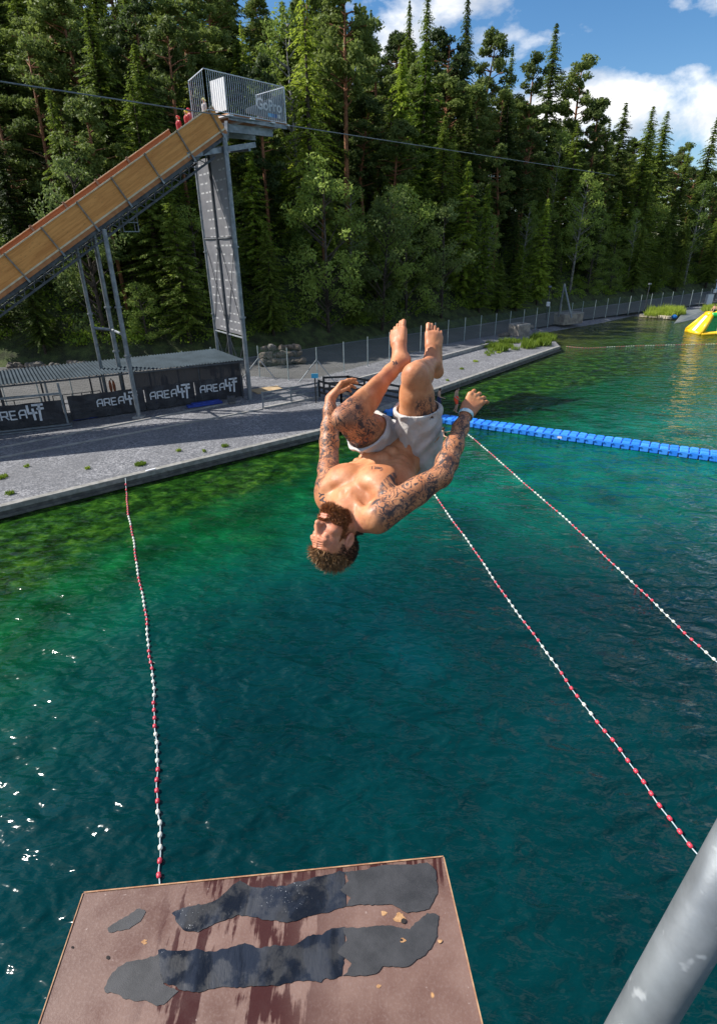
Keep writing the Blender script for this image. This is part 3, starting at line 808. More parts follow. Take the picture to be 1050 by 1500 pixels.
M_larch = leaf_mat('larch_needles', (.10, .16, .014), (.32, .40, .045))
M_birch = leaf_mat('broad_leaves', (.08, .135, .022), (.28, .37, .075), .48)
M_willow = leaf_mat('grey_leaves', (.12, .17, .045), (.32, .40, .13), .48)
M_bark = mottled('bark', (.035, .026, .02), (.09, .07, .055), 4, .95)
M_barkp = mottled('pine_bark', (.16, .065, .03), (.30, .13, .06), 3, .9)
M_barkb = mottled('birch_bark', (.30, .28, .25), (.10, .09, .08), 2.5, .8)
def quads_obj(name, centers, dirs, ups, ls, ws, mat):
    """leaf blades: centre, long direction, side direction, half sizes -> one mesh of rhombic quads"""
    c = np.array(centers); d = np.array(dirs); u = np.array(ups)
    d /= np.linalg.norm(d, axis=1)[:, None] + 1e-9
    s_ = np.cross(d, u); s_ /= np.linalg.norm(s_, axis=1)[:, None] + 1e-9
    ls = np.array(ls)[:, None]; ws = np.array(ws)[:, None]
    v = np.stack([c - d * ls, c + s_ * ws - d * ls * .1, c + d * ls, c - s_ * ws - d * ls * .1], 1).reshape(-1, 3)
    N_ = len(c); me = bpy.data.meshes.new(name)
    me.vertices.add(4 * N_); me.vertices.foreach_set('co', v.astype(np.float32).ravel())
    me.loops.add(4 * N_); me.loops.foreach_set('vertex_index', np.arange(4 * N_, dtype=np.int32))
    me.polygons.add(N_); me.polygons.foreach_set('loop_start', np.arange(0, 4 * N_, 4, dtype=np.int32))
    me.update(calc_edges=True); me.materials.append(mat)
    return me
def mesh_of(mb, name, mat):
    me = bpy.data.meshes.new(name); me.from_pydata(mb.v, [], mb.f); me.materials.append(mat); me.polygons.foreach_set('use_smooth', [True] * len(me.polygons)); return me
def spruce(seed, H=20, R=3.0, mat=None, dens=1.0, droop=.35, light=False, blade=.21):
    r = np.random.RandomState(seed); cs, ds, us, ls, ws = [], [], [], [], []; tk = MB()
    tk.tube([(0, 0, -1.5), (0.05, 0, H * .5), (0, .05, H * .98)], [H * .013, H * .008, .02], 7)
    z = H * r.uniform(.05, .12); 
    while z < H * .985:
        f = 1 - z / H; rad = R * (f ** .74) * r.uniform(.90, 1.10) * min(1, .5 + 2.2 * (z / H + .05)); nb = int(6 + 4 * f * dens + r.randint(0, 2)); a0 = r.uniform(0, 6.28)
        for k in range(nb):
            a = a0 + 6.283 * k / nb + r.normal(0, .25); L = rad * r.uniform(.38, 1.22)
            if r.rand() < .08: continue
            dr = droop * r.uniform(.6, 1.4); m_ = max(3, int(L / .20))
            ca, sa = math.cos(a), math.sin(a)
            for i in range(m_):
                t = (i + .6) / m_; x = L * t; zz = z - dr * L * t * t + .16 * L * t + (.2 * L * max(0, t - .75) if not light else 0)
                w_ = blade * (1.15 - .5 * t) * min(1.0, .5 + .4 * L)
                for sd in (-1, 1, 0):
                    off = sd * w_ * .7 * (.4 + r.rand())
                    cs.append((ca * x - sa * off, sa * x + ca * off, zz - abs(sd) * .05 - r.uniform(0, .12)))
                    aa = a + sd * .75 + r.normal(0, .25)
                    ds.append((math.cos(aa), math.sin(aa), -.25 - dr * t + r.normal(0, .22))); us.append((ca * .55 + r.normal(0, .5), sa * .55 + r.normal(0, .5), .75))
                    ls.append(w_ * r.uniform(.8, 1.4)); ws.append(w_ * r.uniform(.28, .5))
                if i % 2 and t > .3:      # hanging twigs
                    cs.append((ca * x, sa * x, zz - w_ * .8)); ds.append((r.normal(0, .3), r.normal(0, .3), -1)); us.append((ca, sa, 0)) ; ls.append(w_ * 1.2); ws.append(w_ * .3)
            if L > 1.1: tk.tube([(0, 0, z), (ca * L * .8, sa * L * .8, z - dr * L * .5 + .1 * L)], [.04, .012], 3, False)
        z += r.uniform(.26, .44) * (1.0 if f > .25 else .7) / max(.6, dens ** .5)
    return quads_obj('crown', cs, ds, us, ls, ws, mat or M_spruce), mesh_of(tk, 'trunk', M_bark)
def clumps(r, cl, cs, ds, us, ls, ws, per, size, flatness=.6):
    for (c, rad) in cl:
        m_ = int(per * rad * rad)
        for _ in range(m_):
            v = nrm(r.normal(0, 1, 3)); q = r.rand() ** .4
            cs.append(np.array(c) + v * rad * q * np.array([1, 1, flatness])); ds.append(nrm(r.normal(0, 1, 3) + (0, 0, -.4))); us.append(v + r.normal(0, .45, 3) + (0, 0, .35))
            s_ = size * r.uniform(.6, 1.35); ls.append(s_); ws.append(s_ * r.uniform(.4, .7))
def pine(seed, H=20, lo=.42):
    r = np.random.RandomState(seed); A = ([], [], [], [], []); tk = MB()
    bx, by = r.normal(0, .5, 2); top = np.array([bx, by, H * .96]); mid = np.array([r.normal(0, .3), r.normal(0, .3), H * .5])
    tk.tube([(0, 0, -1.5), mid, top * .55 + mid * .45 + (0, 0, .2), top], [.24, .18, .13, .04], 8)
    cl = []
    nlev = 15
    for i in range(nlev):
        z = H * (lo + (.97 - lo) * (i / (nlev - 1)) ** .9); f = (z / H - lo) / (1 - lo)
        Rr = 2.9 * math.sin(math.pi * min(1, .22 + .70 * f)) ** .8 * r.uniform(.65, 1.15)
        for k in range(r.randint(2, 5)):
            a = r.uniform(0, 6.28); L = Rr * r.uniform(.5, 1.1)
            st = mid + (top - mid) * max(0, (z / H - .5) / .46) if z > H * .5 else mid * (z / (H * .5)); st = np.array([st[0], st[1], z - .3])
            e = np.array([st[0] + L * math.cos(a), st[1] + L * math.sin(a), z + r.uniform(-.1, .7)])
            tk.tube([st, (st + e) / 2 + (0, 0, r.uniform(-.2, .3)), e], [.07, .05, .02], 4, False)
            cl.append((e, r.uniform(.55, .95)));
            if L > 1.4: cl.append(((st * .4 + e * .6) + r.normal(0, .3, 3), r.uniform(.4, .75)))
    cl.append((top, .7))
    clumps(r, cl, *A, 230, .17, .62)
    return quads_obj('crown', *A, M_pine), mesh_of(tk, 'trunk', M_barkp)
def broad(seed, H=12, R=3.4, mat=None, lo=.12, size=.125, per=150, narrow=1.0, bark=None):
    r = np.random.RandomState(seed); A = ([], [], [], [], []); tk = MB(); cl = []
    lean = r.normal(0, .05, 2) * H
    tk.tube([(0, 0, -1.2), (lean[0] * .3, lean[1] * .3, H * .4), (lean[0], lean[1], H * .92)], [H * .014, H * .009, .02], 7)
    for i in range(46):
        f = r.uniform(0, 1); z = H * (lo + (1 - lo) * f * .97)
        prof = (math.sin(math.pi * (f * .82 + .14)) ** .7) * R * narrow
        a = r.uniform(0, 6.28); L = prof * math.sqrt(r.uniform(.12, 1)) * r.uniform(.8, 1.12)
        c = np.array([lean[0] * z / H + L * math.cos(a), lean[1] * z / H + L * math.sin(a), z])
        tk.tube([(lean[0] * z / H * .6, lean[1] * z / H * .6, max(.3, z - L * .8)), c], [.06, .015], 4, False)
        cl.append((c, r.uniform(.5, 1.05) * (.8 + .25 * R / 3.4)))
    clumps(r, cl, *A, per, size, .8)
    return quads_obj('crown', *A, mat or M_birch), mesh_of(tk, 'trunk', bark or M_bark)
PROTO = dict(
    spruce=[spruce(1, 20, 4.2), spruce(2, 20, 3.6, droop=.5), spruce(3, 20, 4.8, dens=1.15), spruce(4, 20, 3.3, dens=.9)],
    pine=[pine(11), pine(12, lo=.5), pine(13, lo=.34), pine(14, lo=.6)],
    larch=[spruce(21, 16, 3.0, M_larch, .8, .25, True, .17), spruce(22, 16, 3.6, M_larch, .7, .5, True, .17)],
    young=[spruce(31, 12, 2.9, leaf_mat('young_needles', (.075, .13, .012), (.27, .36, .036)), 1.1, .3), spruce(32, 12, 2.6, M_spruce, 1.2, .3)],
    broad=[broad(41), broad(42, R=3.0, lo=.05), broad(43, R=3.9)],
    willow=[broad(51, 12, 2.8, M_willow, .08, .12, 150), broad(52, 12, 3.6, M_willow, .1, .12, 150)],
    birch=[broad(61, 15, 2.6, M_birch, .3, .12, 130, 1.0, M_barkb), broad(62, 15, 2.1, M_birch, .25, .115, 130, 1.0, M_barkb)])
PH = dict(spruce=20, pine=20, larch=16, young=12, broad=12, willow=12, birch=15)
KN = dict(spruce='spruce_tree', pine='pine_tree', larch='larch_tree', young='young_conifer', broad='broadleaf_tree', willow='willow_tree', birch='birch_tree')
def put_tree(kind, var, x, y, h, label, group, wsc=1.0):
    cr, tk = PROTO[kind][var % len(PROTO[kind])]; z = float(hill_z(x, y)) - .1
    root = bpy.data.objects.new(KN[kind], None); C.objects.link(root); root.empty_display_size = .3
    s = h / PH[kind]; root.location = (x, y, z); root.rotation_euler = (0, 0, random.uniform(0, 6.28)); root.scale = (s * wsc, s * wsc, s)
    for nm, me in (('crown', cr), ('trunk', tk)):
        o = bpy.data.objects.new(nm, me); C.objects.link(o); o.parent = root
    tag(root, label, 'tree', group); return root
def at_px(px, ytop, d):
    """ground point d metres behind the hill's foot in the direction of a pixel, and the height that reaches it"""
    r_ = ray(px, ytop); az = r_[:2] / np.linalg.norm(r_[:2]); lo_, hi_ = 5.0, 300.0
    for _ in range(50):
        m_ = (lo_ + hi_) / 2
        if hill_d(*(az * m_)) < d: lo_ = m_
        else: hi_ = m_
    g = az * hi_; zt = CH + hi_ * r_[2] / np.linalg.norm(r_[:2]); return g, zt - float(hill_z(*g))
placed = []
named = [  # kind, px, ytop, d, label
    ('broad', 472, 232, 1.5, 'tall light green broadleaf tree on the hill foot right of the steel tower', 1.0, 0),
    ('willow', 560, 275, 1.2, 'grey green willow just above the diver\'s left foot at the hill foot', 1.0, 1),
    ('broad', 600, 268, 2.0, 'rounded broadleaf tree between the two willows above the diver\'s feet', 1.0, 2),
    ('willow', 655, 280, 1.5, 'grey green willow at the hill foot right of the diver\'s right foot', 1.05, 0),
    ('young', 688, 228, 4.0, 'sunlit yellow green conifer standing behind the right willow', 1.0, 0),
    ('young', 716, 262, 1.5, 'slim bright green conifer next to the path left of the concrete box', .9, 0),
    ('young', 804, 285, 1.5, 'slim bright green conifer above the steel A-frame', .9, 0),
    ('birch', 858, 252, 3.0, 'pale birch with a drooping crown right of the A-frame', 1.0, 0),
    ('birch', 822, 186, 12, 'light green birch halfway up the hill near the end of the cable', .9, 1),
    ('birch', 1035, 262, 2.0, 'pale leaning birch at the right edge of the picture', 1.0, 1),
    ('willow', 95, 195, 3.0, 'grey green leafy tree behind the middle of the wooden ramp', .9, 0),
    ('young', 245, 262, 2.0, 'bright bushy conifer below the upper end of the ramp left of the tower', 1.3, 1),
    ('larch', 352, 24, 20, 'bright yellow green larch directly above the railed platform', 1.0, 0),
    ('larch', 442, -40, 10, 'drooping larch right of the railed platform', 1.15, 1),
    ('birch', 425, 6, 16, 'weeping birch with hanging foliage at the top edge right of the platform', 1.0, 0),
    ('pine', 502, -30, 12, 'tall pine with a bare orange trunk right of the weeping birch', 1.0, 3),
    ('spruce', 600, -6, 30, 'spruce with the leftmost tip against the sky', .8, 1),
    ('spruce', 627, -22, 26, 'tall dark spruce cut by the top edge where the sky begins', .9, 0),
    ('spruce', 686, -14, 32, 'lone dark spruce towering into the blue sky left of the clouds', .9, 1),
    ('spruce', 752, 58, 36, 'small pointed spruce on the skyline between two pines', .8, 3),
    ('spruce', 816, 26, 22, 'tallest spruce of the right skyline, left of the small cloud', .95, 0),
    ('pine', 849, 84, 20, 'spreading skyline pine right of the tallest spruce', 1.0, 1),
    ('pine', 720, 50, 24, 'rounded skyline pine right of the lone dark spruce', 1.0, 0),
    ('pine', 785, 82, 22, 'orange limbed skyline pine left of the tallest spruce', 1.0, 2),
    ('pine', 655, 42, 22, 'pine crown in the skyline gap between the two tall spruces', 1.0, 3),
    ('spruce', 918, 145, 16, 'dark spruce right under the big white cloud', 1.1, 2),
    ('spruce', 958, 150, 13, 'broad dark spruce, left one of the pair below the big cloud', 1.15, 0),
    ('spruce', 979, 158, 15, 'broad dark spruce, right one of the pair below the big cloud', 1.1, 2),
    ('spruce', 1052, 166, 8, 'dark spruce at the right edge under the sky', 1.1, 1),
    ('pine', 885, 148, 14, 'skyline pine between tallest spruce and the pair of spruces', 1.1, 0),
    ('spruce', 1012, 205, 14, 'short spruce in the skyline dip near the right edge', 1.1, 3),
    ('young', 590, 60, 12, 'sunlit yellow green spruce halfway up the hill above the willows', 1.0, 0),
    ('young', 625, 50, 14, 'sunlit bushy conifer below the lone skyline spruce', 1.1, 0),
]
for kind, px, yt, d, lab, ws_, var in named:
    g, h = at_px(px, yt, d); placed.append((g[0], g[1], d))
    put_tree(kind, var, g[0], g[1], h, lab, 'trees on the forested hill', ws_)
SKY = ([380, 545, 575, 600, 640, 660, 700, 720, 760, 790, 820, 850, 880, 920, 960, 1000, 1020, 1060], [-400, -70, 20, 30, 40, 50, 75, 78, 90, 105, 110, 120, 165, 175, 185, 200, 222, 235])
def proj(p):
    v = np.array(p) - CO; z = v @ cF; return 525 + FPX * (v @ cR) / z, 750 - FPX * (v @ cU) / z
rg = np.random.RandomState(5); ntree = 0; cand = 0
zone = lambda px: ('left of the ramp tower' if px < 300 else 'right of the ramp tower' if px < 520 else 'above the diver' if px < 700 else 'above the concrete boxes' if px < 880 else 'at the far right')
KW = dict(spruce='dark spruce', pine='pine with a reddish trunk', larch='light green larch', young='young green conifer', broad='green broadleaf tree', willow='grey green willow', birch='pale birch')
NC = 40000; az_ = np.radians(rg.uniform(-38, 35.5, NC)); rr_ = np.sqrt(rg.uniform(50 ** 2, 215 ** 2, NC))
gx, gy = rr_ * np.sin(az_), rr_ * np.cos(az_); dd_ = hill_d(gx, gy); ok_ = (dd_ > .8) & (dd_ < 60)
gx, gy, dd_, rr_ = gx[ok_], gy[ok_], dd_[ok_], rr_[ok_]; gz_ = hill_z(gx, gy)
order = np.argsort(rr_ * .35 + dd_ * 1.0 + rg.uniform(0, 26, len(gx)))
extra = []
for q_ in order:
    g = (gx[q_], gy[q_]); d = dd_[q_]; hi_ = rr_[q_]
    sp_ = (3.1 if d > 5 else 3.9) + d * .04 + (hi_ / 60 - 1) * .6
    if any((g[0] - q[0]) ** 2 + (g[1] - q[1]) ** 2 < sp_ * sp_ for q in placed): continue
    zg = float(gz_[q_]); px, py_ = proj((g[0], g[1], zg + 10))
    if px < -60 or px > 1110: continue
    u = rg.rand()
    if d < 4: kind = 'broad' if u < .30 else 'young' if u < .52 else 'willow' if u < .66 else 'spruce' if u < .92 else 'birch'
    elif d < 14: kind = 'spruce' if u < .30 else 'pine' if u < .48 else 'young' if u < .70 else 'birch' if u < .78 else 'broad' if u < .90 else 'larch'
    else: kind = 'pine' if u < (.50 if px > 600 else .38) else 'spruce' if u < .86 else 'larch' if u < .93 else 'young'
    h = dict(spruce=rg.uniform(15, 25), pine=rg.uniform(16, 23), larch=rg.uniform(13, 19), young=rg.uniform(9, 15), broad=rg.uniform(7, 12), willow=rg.uniform(6, 10), birch=rg.uniform(10, 15))[kind]
    if d < 4: h *= .72
    if d < 7 and 400 < px < 760: h = min(h, 6.5 + d)
    # keep the skyline
    while h > 6:
        tx, ty = proj((g[0], g[1], zg + h))
        if ty >= np.interp(tx, *SKY) + rg.uniform(-6, 22): break
        h -= .7
    if h <= 6: continue
    # drop trees standing completely behind the crest and out of sight
    if proj((g[0], g[1], zg + h))[1] > 470: continue
    tx, ty = proj((g[0], g[1], zg + h))
    if proj((g[0], g[1], zg))[1] < -25: continue
    placed.append((g[0], g[1], d))
    if ntree >= 262:
        extra.append((kind, g[0], g[1], zg, h)); continue
    ntree += 1
    lv = 'at the hill foot' if d < 7 else 'halfway uphill' if d < 20 else 'high on the hill'
    put_tree(kind, rg.randint(0, 9), g[0], g[1], h, f'{KW[kind]} {lv}, {zone(px)}', 'trees on the forested hill', rg.uniform(.95, 1.5))
print('trees', ntree, len(extra), time.time() - T0)
# the rest of the wood beyond, behind the 300 nearest trees: one mass
vs_, mi_ = [], []
for kind, x, y, z, h in extra:
    if kind not in ('spruce', 'pine'): kind = 'spruce'
    me_ = PROTO[kind][rg.randint(0, 4)][0]; nv = len(me_.vertices); v = np.empty(nv * 3, np.float32); me_.vertices.foreach_get('co', v); v = v.reshape(-1, 4, 3)
    v = v[rg.permutation(len(v))[:2600]]; c_ = v.mean(1, keepdims=True); v = (c_ + (v - c_) * 1.9).reshape(-1, 3) * (h / PH[kind]); a_ = rg.uniform(0, 6.28)
    vs_.append(np.stack([v[:, 0] * math.cos(a_) - v[:, 1] * math.sin(a_) + x, v[:, 0] * math.sin(a_) + v[:, 1] * math.cos(a_) + y, v[:, 2] + z], 1))
if vs_:
    v = np.concatenate(vs_); N_ = len(v) // 4; me = bpy.data.meshes.new('forest')
    me.vertices.add(4 * N_); me.vertices.foreach_set('co', v.astype(np.float32).ravel()); me.loops.add(4 * N_); me.loops.foreach_set('vertex_index', np.arange(4 * N_, dtype=np.int32))
    me.polygons.add(N_); me.polygons.foreach_set('loop_start', np.arange(0, 4 * N_, 4, dtype=np.int32)); me.update(calc_edges=True); me.materials.append(M_spruce)
    o = bpy.data.objects.new('forest', me); C.objects.link(o); tag(o, 'far mass of conifers on the upper hillside behind the nearer trees', 'forest', kind='stuff')
# undergrowth on the lower slope, one mass nobody could count
A = ([], [], [], [], []); rr = np.random.RandomState(8)
for _ in range(7000):
    i = rr.randint(2, len(HBn) - 3); t = rr.rand(); b_ = HBn[i] * (1 - t) + HBn[i + 1] * t; dn = nrm(HBn[i + 1] - HBn[i]); d = rr.uniform(.2, 1) ** 1.6 * 24 + .2
    if rr.rand() > np.linalg.norm(HBn[i + 1] - HBn[i]) / 45: continue
    g = b_ + np.array([-dn[1], dn[0]]) * d; z = float(hill_z(*g)); rad = rr.uniform(.4, 1.2) * (1 if d > 2 else .6)
    clumps(rr, [((g[0], g[1], z + rad * .4), rad)], *A, 55, .16, .7)
me = quads_obj('undergrowth', *A, leaf_mat('undergrowth_leaves', (.05, .10, .008), (.22, .32, .035)))
o = bpy.data.objects.new('undergrowth', me); C.objects.link(o); tag(o, 'low bushes and ground cover along the foot of the forested hill', 'undergrowth', kind='stuff')
print('under', len(A[0]), time.time() - T0)
# ------------------------------------------------------------------ materials for built things
M_steel = mottled('galvanised_steel', (.16, .18, .20), (.24, .26, .28), 2.2, .5, .65, bs=50)
M_steeld = mottled('dark_steel', (.05, .055, .065), (.085, .09, .10), 2.5, .55, .5)
M_wood_d = mottled('dark_wood', (.03, .028, .028), (.06, .055, .05), 3, .8)
def plank_mat(name, c1, c2, c3, axis, step=.6):
    n = NT(name); co = n.coord('UV') if False else n.coord('Object')
    mp = n.n('Mapping', Vector=co); n.set(mp.inputs['Scale'], (1, 1, 1))
    u_ = nrm(np.array([6.9, 4.7, 5.1])); w_ = nrm(np.array([-4.7, 6.9, 0])); k_ = np.cross(w_, u_)
    def dot_(vec):
        d = n.n('VectorMath', {'operation': 'DOT_PRODUCT'}, i0=co); d.inputs[1].default_value = tuple(vec); return d.outputs['Value']
    al = n.n('CombineXYZ', X=n.math('MULTIPLY', dot_(u_), .55), Y=n.math('MULTIPLY', dot_(k_), 7.0), Z=dot_(w_)).outputs[0]
    al2 = n.n('CombineXYZ', X=n.math('MULTIPLY', dot_(u_), 3.0), Y=n.math('MULTIPLY', dot_(k_), 9.0), Z=dot_(w_)).outputs[0]
    g = n.noise(al, 1.0, 5, .65, .6)
    k = n.noise(al2, 1.4, 4, .7)
    c = n.mix(n.mapr(g, .3, .7), c1, c2); c = n.mix(n.mapr(k, .58, .74, 0, .7), c, c3)
    return n.bsdf(c, .7, 0, n.bump(k, .3, .02))
M_ply = plank_mat('ramp_plywood', (.52, .195, .042), (.72, .32, .085), (.20, .065, .018), 0)
M_plyr = plank_mat('ramp_plywood_red', (.25, .115, .05), (.33, .155, .07), (.15, .06, .03), 0)
M_slat = mottled('weathered_batten', (.17, .13, .10), (.26, .21, .16), 4, .8)
M_edge = mottled('pale_edge_board', (.55, .42, .26), (.66, .54, .37), 3, .7)

def text_mesh(txt, size, shear=0.0, bold=.01):
    cu = bpy.data.curves.new('t', 'FONT'); cu.body = txt; cu.size = size; cu.align_x = 'CENTER'; cu.align_y = 'CENTER'; cu.offset = bold; cu.shear = shear
    to = bpy.data.objects.new('t', cu); C.objects.link(to); dg_ = bpy.context.evaluated_depsgraph_get(); dg_.update()
    me = bpy.data.meshes.new_from_object(to.evaluated_get(dg_)); bpy.data.objects.remove(to); return me

# ------------------------------------------------------------------ ramp with tower and platform
u2 = nrm(np.array([6.9, 4.7, 0])); nW = np.array([-u2[1], u2[0], 0]); slope = 5.1 / math.hypot(6.9, 4.7)
uS = nrm(np.array([u2[0], u2[1], slope])); uN = np.cross(nW, uS); uN = uN if uN[2] > 0 else -uN      # normal of the deck
A0 = np.array([-15, 37.5, 12.1])
def RP(s, w, h): return A0 + uS * s + nW * w + uN * h          # along, across, above the chord
S0, S1, W = -17.0, 10.1, 3.6
ramp = empty('jump_ramp', (-15, 39, .5), label='big brown plywood jump ramp on steel legs, sloping up to a railed platform', cat='ramp')
mb = MB(); mb.beam(RP(S0, 0, 1.17), RP(S1, 0, 1.17), .04, 1.26, up=uN); mb.build('side_panel', M_ply, ramp)
mb = MB(); mb.beam(RP(S0, W, 1.15), RP(S1 - 1.9, W, 1.15), .05, 1.6, up=uN); mb.build('side_panel', M_plyr, ramp)
mb = MB(); mb.beam(RP(S0, W / 2, .52), RP(S1, W / 2, .52), W - .06, .05, up=uN); mb.build('deck', M_plyr, ramp)
mb = MB()
for h, w_ in ((1.81, .07), (.50, .09)): mb.beam(RP(S0, -.05, h), RP(S1, -.05, h), .05, w_, up=uN)
mb.build('edge_board', M_edge, ramp)
mb = MB(); mb.beam(RP(S0, W - .06, 1.97), RP(S1 - 1.9, W - .06, 1.97), .12, .05, up=uN); mb.build('edge_board', M_edge, ramp)
mb = MB(); mb.beam(RP(S0, -.035, .34), RP(S1, -.035, .34), .05, .22, up=uN); mb.build('skirt', mottled('skirt_wood', (.33, .12, .04), (.42, .17, .06), 3, .7), ramp)
k = S1 - .35
while k > S0:
    MB().beam(RP(k, -.075, .42), RP(k, -.075, 1.86), .07, .09, up=uS).build('rib', M_slat, ramp)
    MB().beam(RP(k, -.10, .05), RP(k, -.10, .40), .16, .10, up=uS).build('bracket', M_steel, ramp)
    if k < S1 - 3: MB().beam(RP(k, W - .09, 1.6), RP(k, W - .09, 2.08), .10, .14, up=uS).build('rib', M_slat, ramp)
    k -= 2.52
for w_ in (.12, W - .12):
    mb = MB(); mb.beam(RP(S0, w_, .12), RP(S1, w_, .12), .16, .20, up=uN); mb.beam(RP(S0, w_, -.42), RP(S1 - 1.5, w_, -.42), .12, .12, up=uN)
    q = S0
    while q < S1 - 2:
        mb.beam(RP(q, w_, .05), RP(q + .35, w_, -.4), .05, .05, up=nW); mb.beam(RP(q + .7, w_, .05), RP(q + .35, w_, -.4), .05, .05, up=nW); q += .7
    mb.build('truss', M_steeld, ramp)
mb = MB()
q = S0
while q < S1: mb.beam(RP(q, .1, .2), RP(q, W - .1, .2), .10, .14, up=uN); q += 1.4
mb.build('cross_beam', M_steeld, ramp)
mb = MB()        # small cage hanging under the ramp
cb = RP(1.0, .4, -.75)
for dx in (0, .9):
    for dz in (0, .5): mb.beam(cb + u2 * dx + (0, 0, dz), cb + u2 * dx + nW * .8 + (0, 0, dz), .05)
    for dw in (0, .8): mb.beam(cb + u2 * dx + nW * dw, cb + u2 * dx + nW * dw + (0, 0, .9), .05)
for dz in (0, .5): mb.beam(cb + (0, 0, dz), cb + u2 * .9 + (0, 0, dz), .05)
mb.build('cable_cage', M_steel, ramp)
def leg(top, foot, r, parent=ramp, flange=None, nm='leg', mat=None):
    mb = MB(); mb.tube([foot, top], r, 14)
    if flange is not None:
        for f_ in flange: c_ = np.array(foot) + (np.array(top) - np.array(foot)) * f_; mb.tube([c_ - (0, 0, .05), c_ + (0, 0, .05)], r * 1.55, 14)
    mb.tube([np.array(foot), np.array(foot) + (0, 0, .06)], r * 1.9, 14)
    return mb.build(nm, mat or M_steel, parent, smooth=False)
leg((-15, 37.48, 12.1), (-15.0, 37.46, GZ), .15, flange=[.62, .36])
f2 = A0 + nW * 3.1; leg(f2, (f2[0] - .1, f2[1] + .1, GZ), .15, flange=[.6, .35])
f3 = A0 + nW * 3.3 - u2 * 1.15; leg(f3 + (0, 0, -.6), (f3[0] - .1, f3[1] + .1, GZ), .12, flange=[.6])
mb = MB(); mb.tube([(-15, 37.46, 6.0), (f2[0] - .05, f2[1] + .05, 6.0), (f3[0], f3[1], 6.2)], .09, 10); mb.build('brace', M_steel, ramp)
mb = MB(); mb.box((-15, 37.46, GZ + .06), (.7, .7, .14)); mb.build('foot_block', M_conc, ramp, bevel=.02)
# tower under the platform
T1 = np.array([-8.15, 42.2, 0]); T2 = T1 + nW * 2.9; T3 = T1 + nW * 5.6
for T_, zt, r_ in ((T1, 17.5, .165), (T2, 17.4, .15), (T3, 17.0, .12)):
    leg((T_[0], T_[1], zt), (T_[0], T_[1], GZ), r_, flange=[.35, .62], nm='tower_leg', mat=M_steel if r_ != .15 else M_steeld)
for z in (5.0, 11.6): MB().tube([(T1[0], T1[1], z), (T3[0], T3[1], z)], .07, 8).build('brace', M_steeld if z > 9 else M_steel, ramp)
for a, b in ((T1, T2), (T2, T3)):
    mb = MB()
    for z0, z1 in ((5.0, GZ + .4), (11.6, 5.3)):
        mb.beam((*a[:2], z0), (*b[:2], z1), .035); mb.beam((*b[:2], z0), (*a[:2], z1), .035)
    mb.build('tie_rod', M_steeld, ramp)
n = NT('tower_screen'); p = n.n('Mapping', Vector=n.coord('Object')); p.inputs['Rotation'].default_value = (0, 0, -math.atan2(nW[1], nW[0])); pv = p.outputs[0]
br = n.n('TexBrick', Vector=n.n('CombineXYZ', X=n.n('SeparateXYZ', Vector=pv).outputs[0], Y=n.n('SeparateXYZ', Vector=pv).outputs[2]).outputs[0], Scale=1.0, Brick_Width=.62, Row_Height=.5, Mortar_Size=.0)
br.offset = .5
sx = n.n('SeparateXYZ', Vector=pv); fx = n.math('FRACT', n.math('MULTIPLY', sx.outputs[0], 1.45)); fz = n.math('FRACT', n.math('MULTIPLY', sx.outputs[2], 1.75))
rw = n.n('TexWhiteNoise', {'noise_dimensions': '2D'}); n.set(rw.inputs['Vector'], n.n('CombineXYZ', X=n.math('FLOOR', n.math('MULTIPLY', sx.outputs[0], 1.45)), Y=n.math('FLOOR', n.math('MULTIPLY', sx.outputs[2], 1.75))).outputs[0])
lit_slot = n.math('MULTIPLY', n.math('MULTIPLY', n.math('LESS_THAN', n.math('ABSOLUTE', n.math('SUBTRACT', fx, .5)), .30), n.math('LESS_THAN', n.math('ABSOLUTE', n.math('SUBTRACT', fz, .5)), .085)), n.math('GREATER_THAN', rw.outputs[0], .28))
n.bsdf(n.mix(n.mapr(n.noise(pv, 1.5, 4), .3, .7), (.17, .165, .175), (.24, .235, .245)), .8)
tl = n.n('BsdfTranslucent'); tl.inputs[0].default_value = (.30, .29, .30, 1)
ms = n.n('MixShader', Fac=.45); n.t.links.new(n.b.outputs[0], ms.inputs[1]); n.t.links.new(tl.outputs[0], ms.inputs[2])
n.set(n.b.inputs['Base Color'], n.mix(lit_slot, n.mix(n.mapr(n.noise(pv, 1.5, 4), .3, .7), (.17, .165, .175), (.24, .235, .245)), (.6, .6, .6)))  # paler dashes painted as light showing through the slots
n.t.links.new(ms.outputs[0], n.out.inputs[0]); M_screen = n.m
def curved_panel(a, b, z0, z1, bulge, name='mesh_screen'):
    mb = MB(); nx, nz = 8, 16; a = np.array(a); b = np.array(b); d = nrm(b - a); nn = np.array([d[1], -d[0], 0])
    vs = []
    for j in range(nz + 1):
        for i in range(nx + 1):
            t = i / nx; q = a + (b - a) * t; off = bulge * math.sin(math.pi * t) * (1 + .4 * math.sin(j * .7)); vs.append((q[0] + nn[0] * off, q[1] + nn[1] * off, z0 + (z1 - z0) * j / nz + (.12 * math.sin(math.pi * t) if j == nz else 0)))
    mb.add(vs, [(j * (nx + 1) + i, j * (nx + 1) + i + 1, (j + 1) * (nx + 1) + i + 1, (j + 1) * (nx + 1) + i) for j in range(nz) for i in range(nx)])
    return mb.build(name, M_screen, ramp, smooth=True)
curved_panel(T1 + nW * .2, T2 - nW * .18, 11.7, 16.9, .10); curved_panel(T2 + nW * .18, T3 - nW * .16, 11.7, 16.5, .10)
curved_panel(T1 + nW * .2, T2 - nW * .18, 5.15, 11.5, .07); curved_panel(T2 + nW * .18, T3 - nW * .16, 5.15, 11.5, .07)
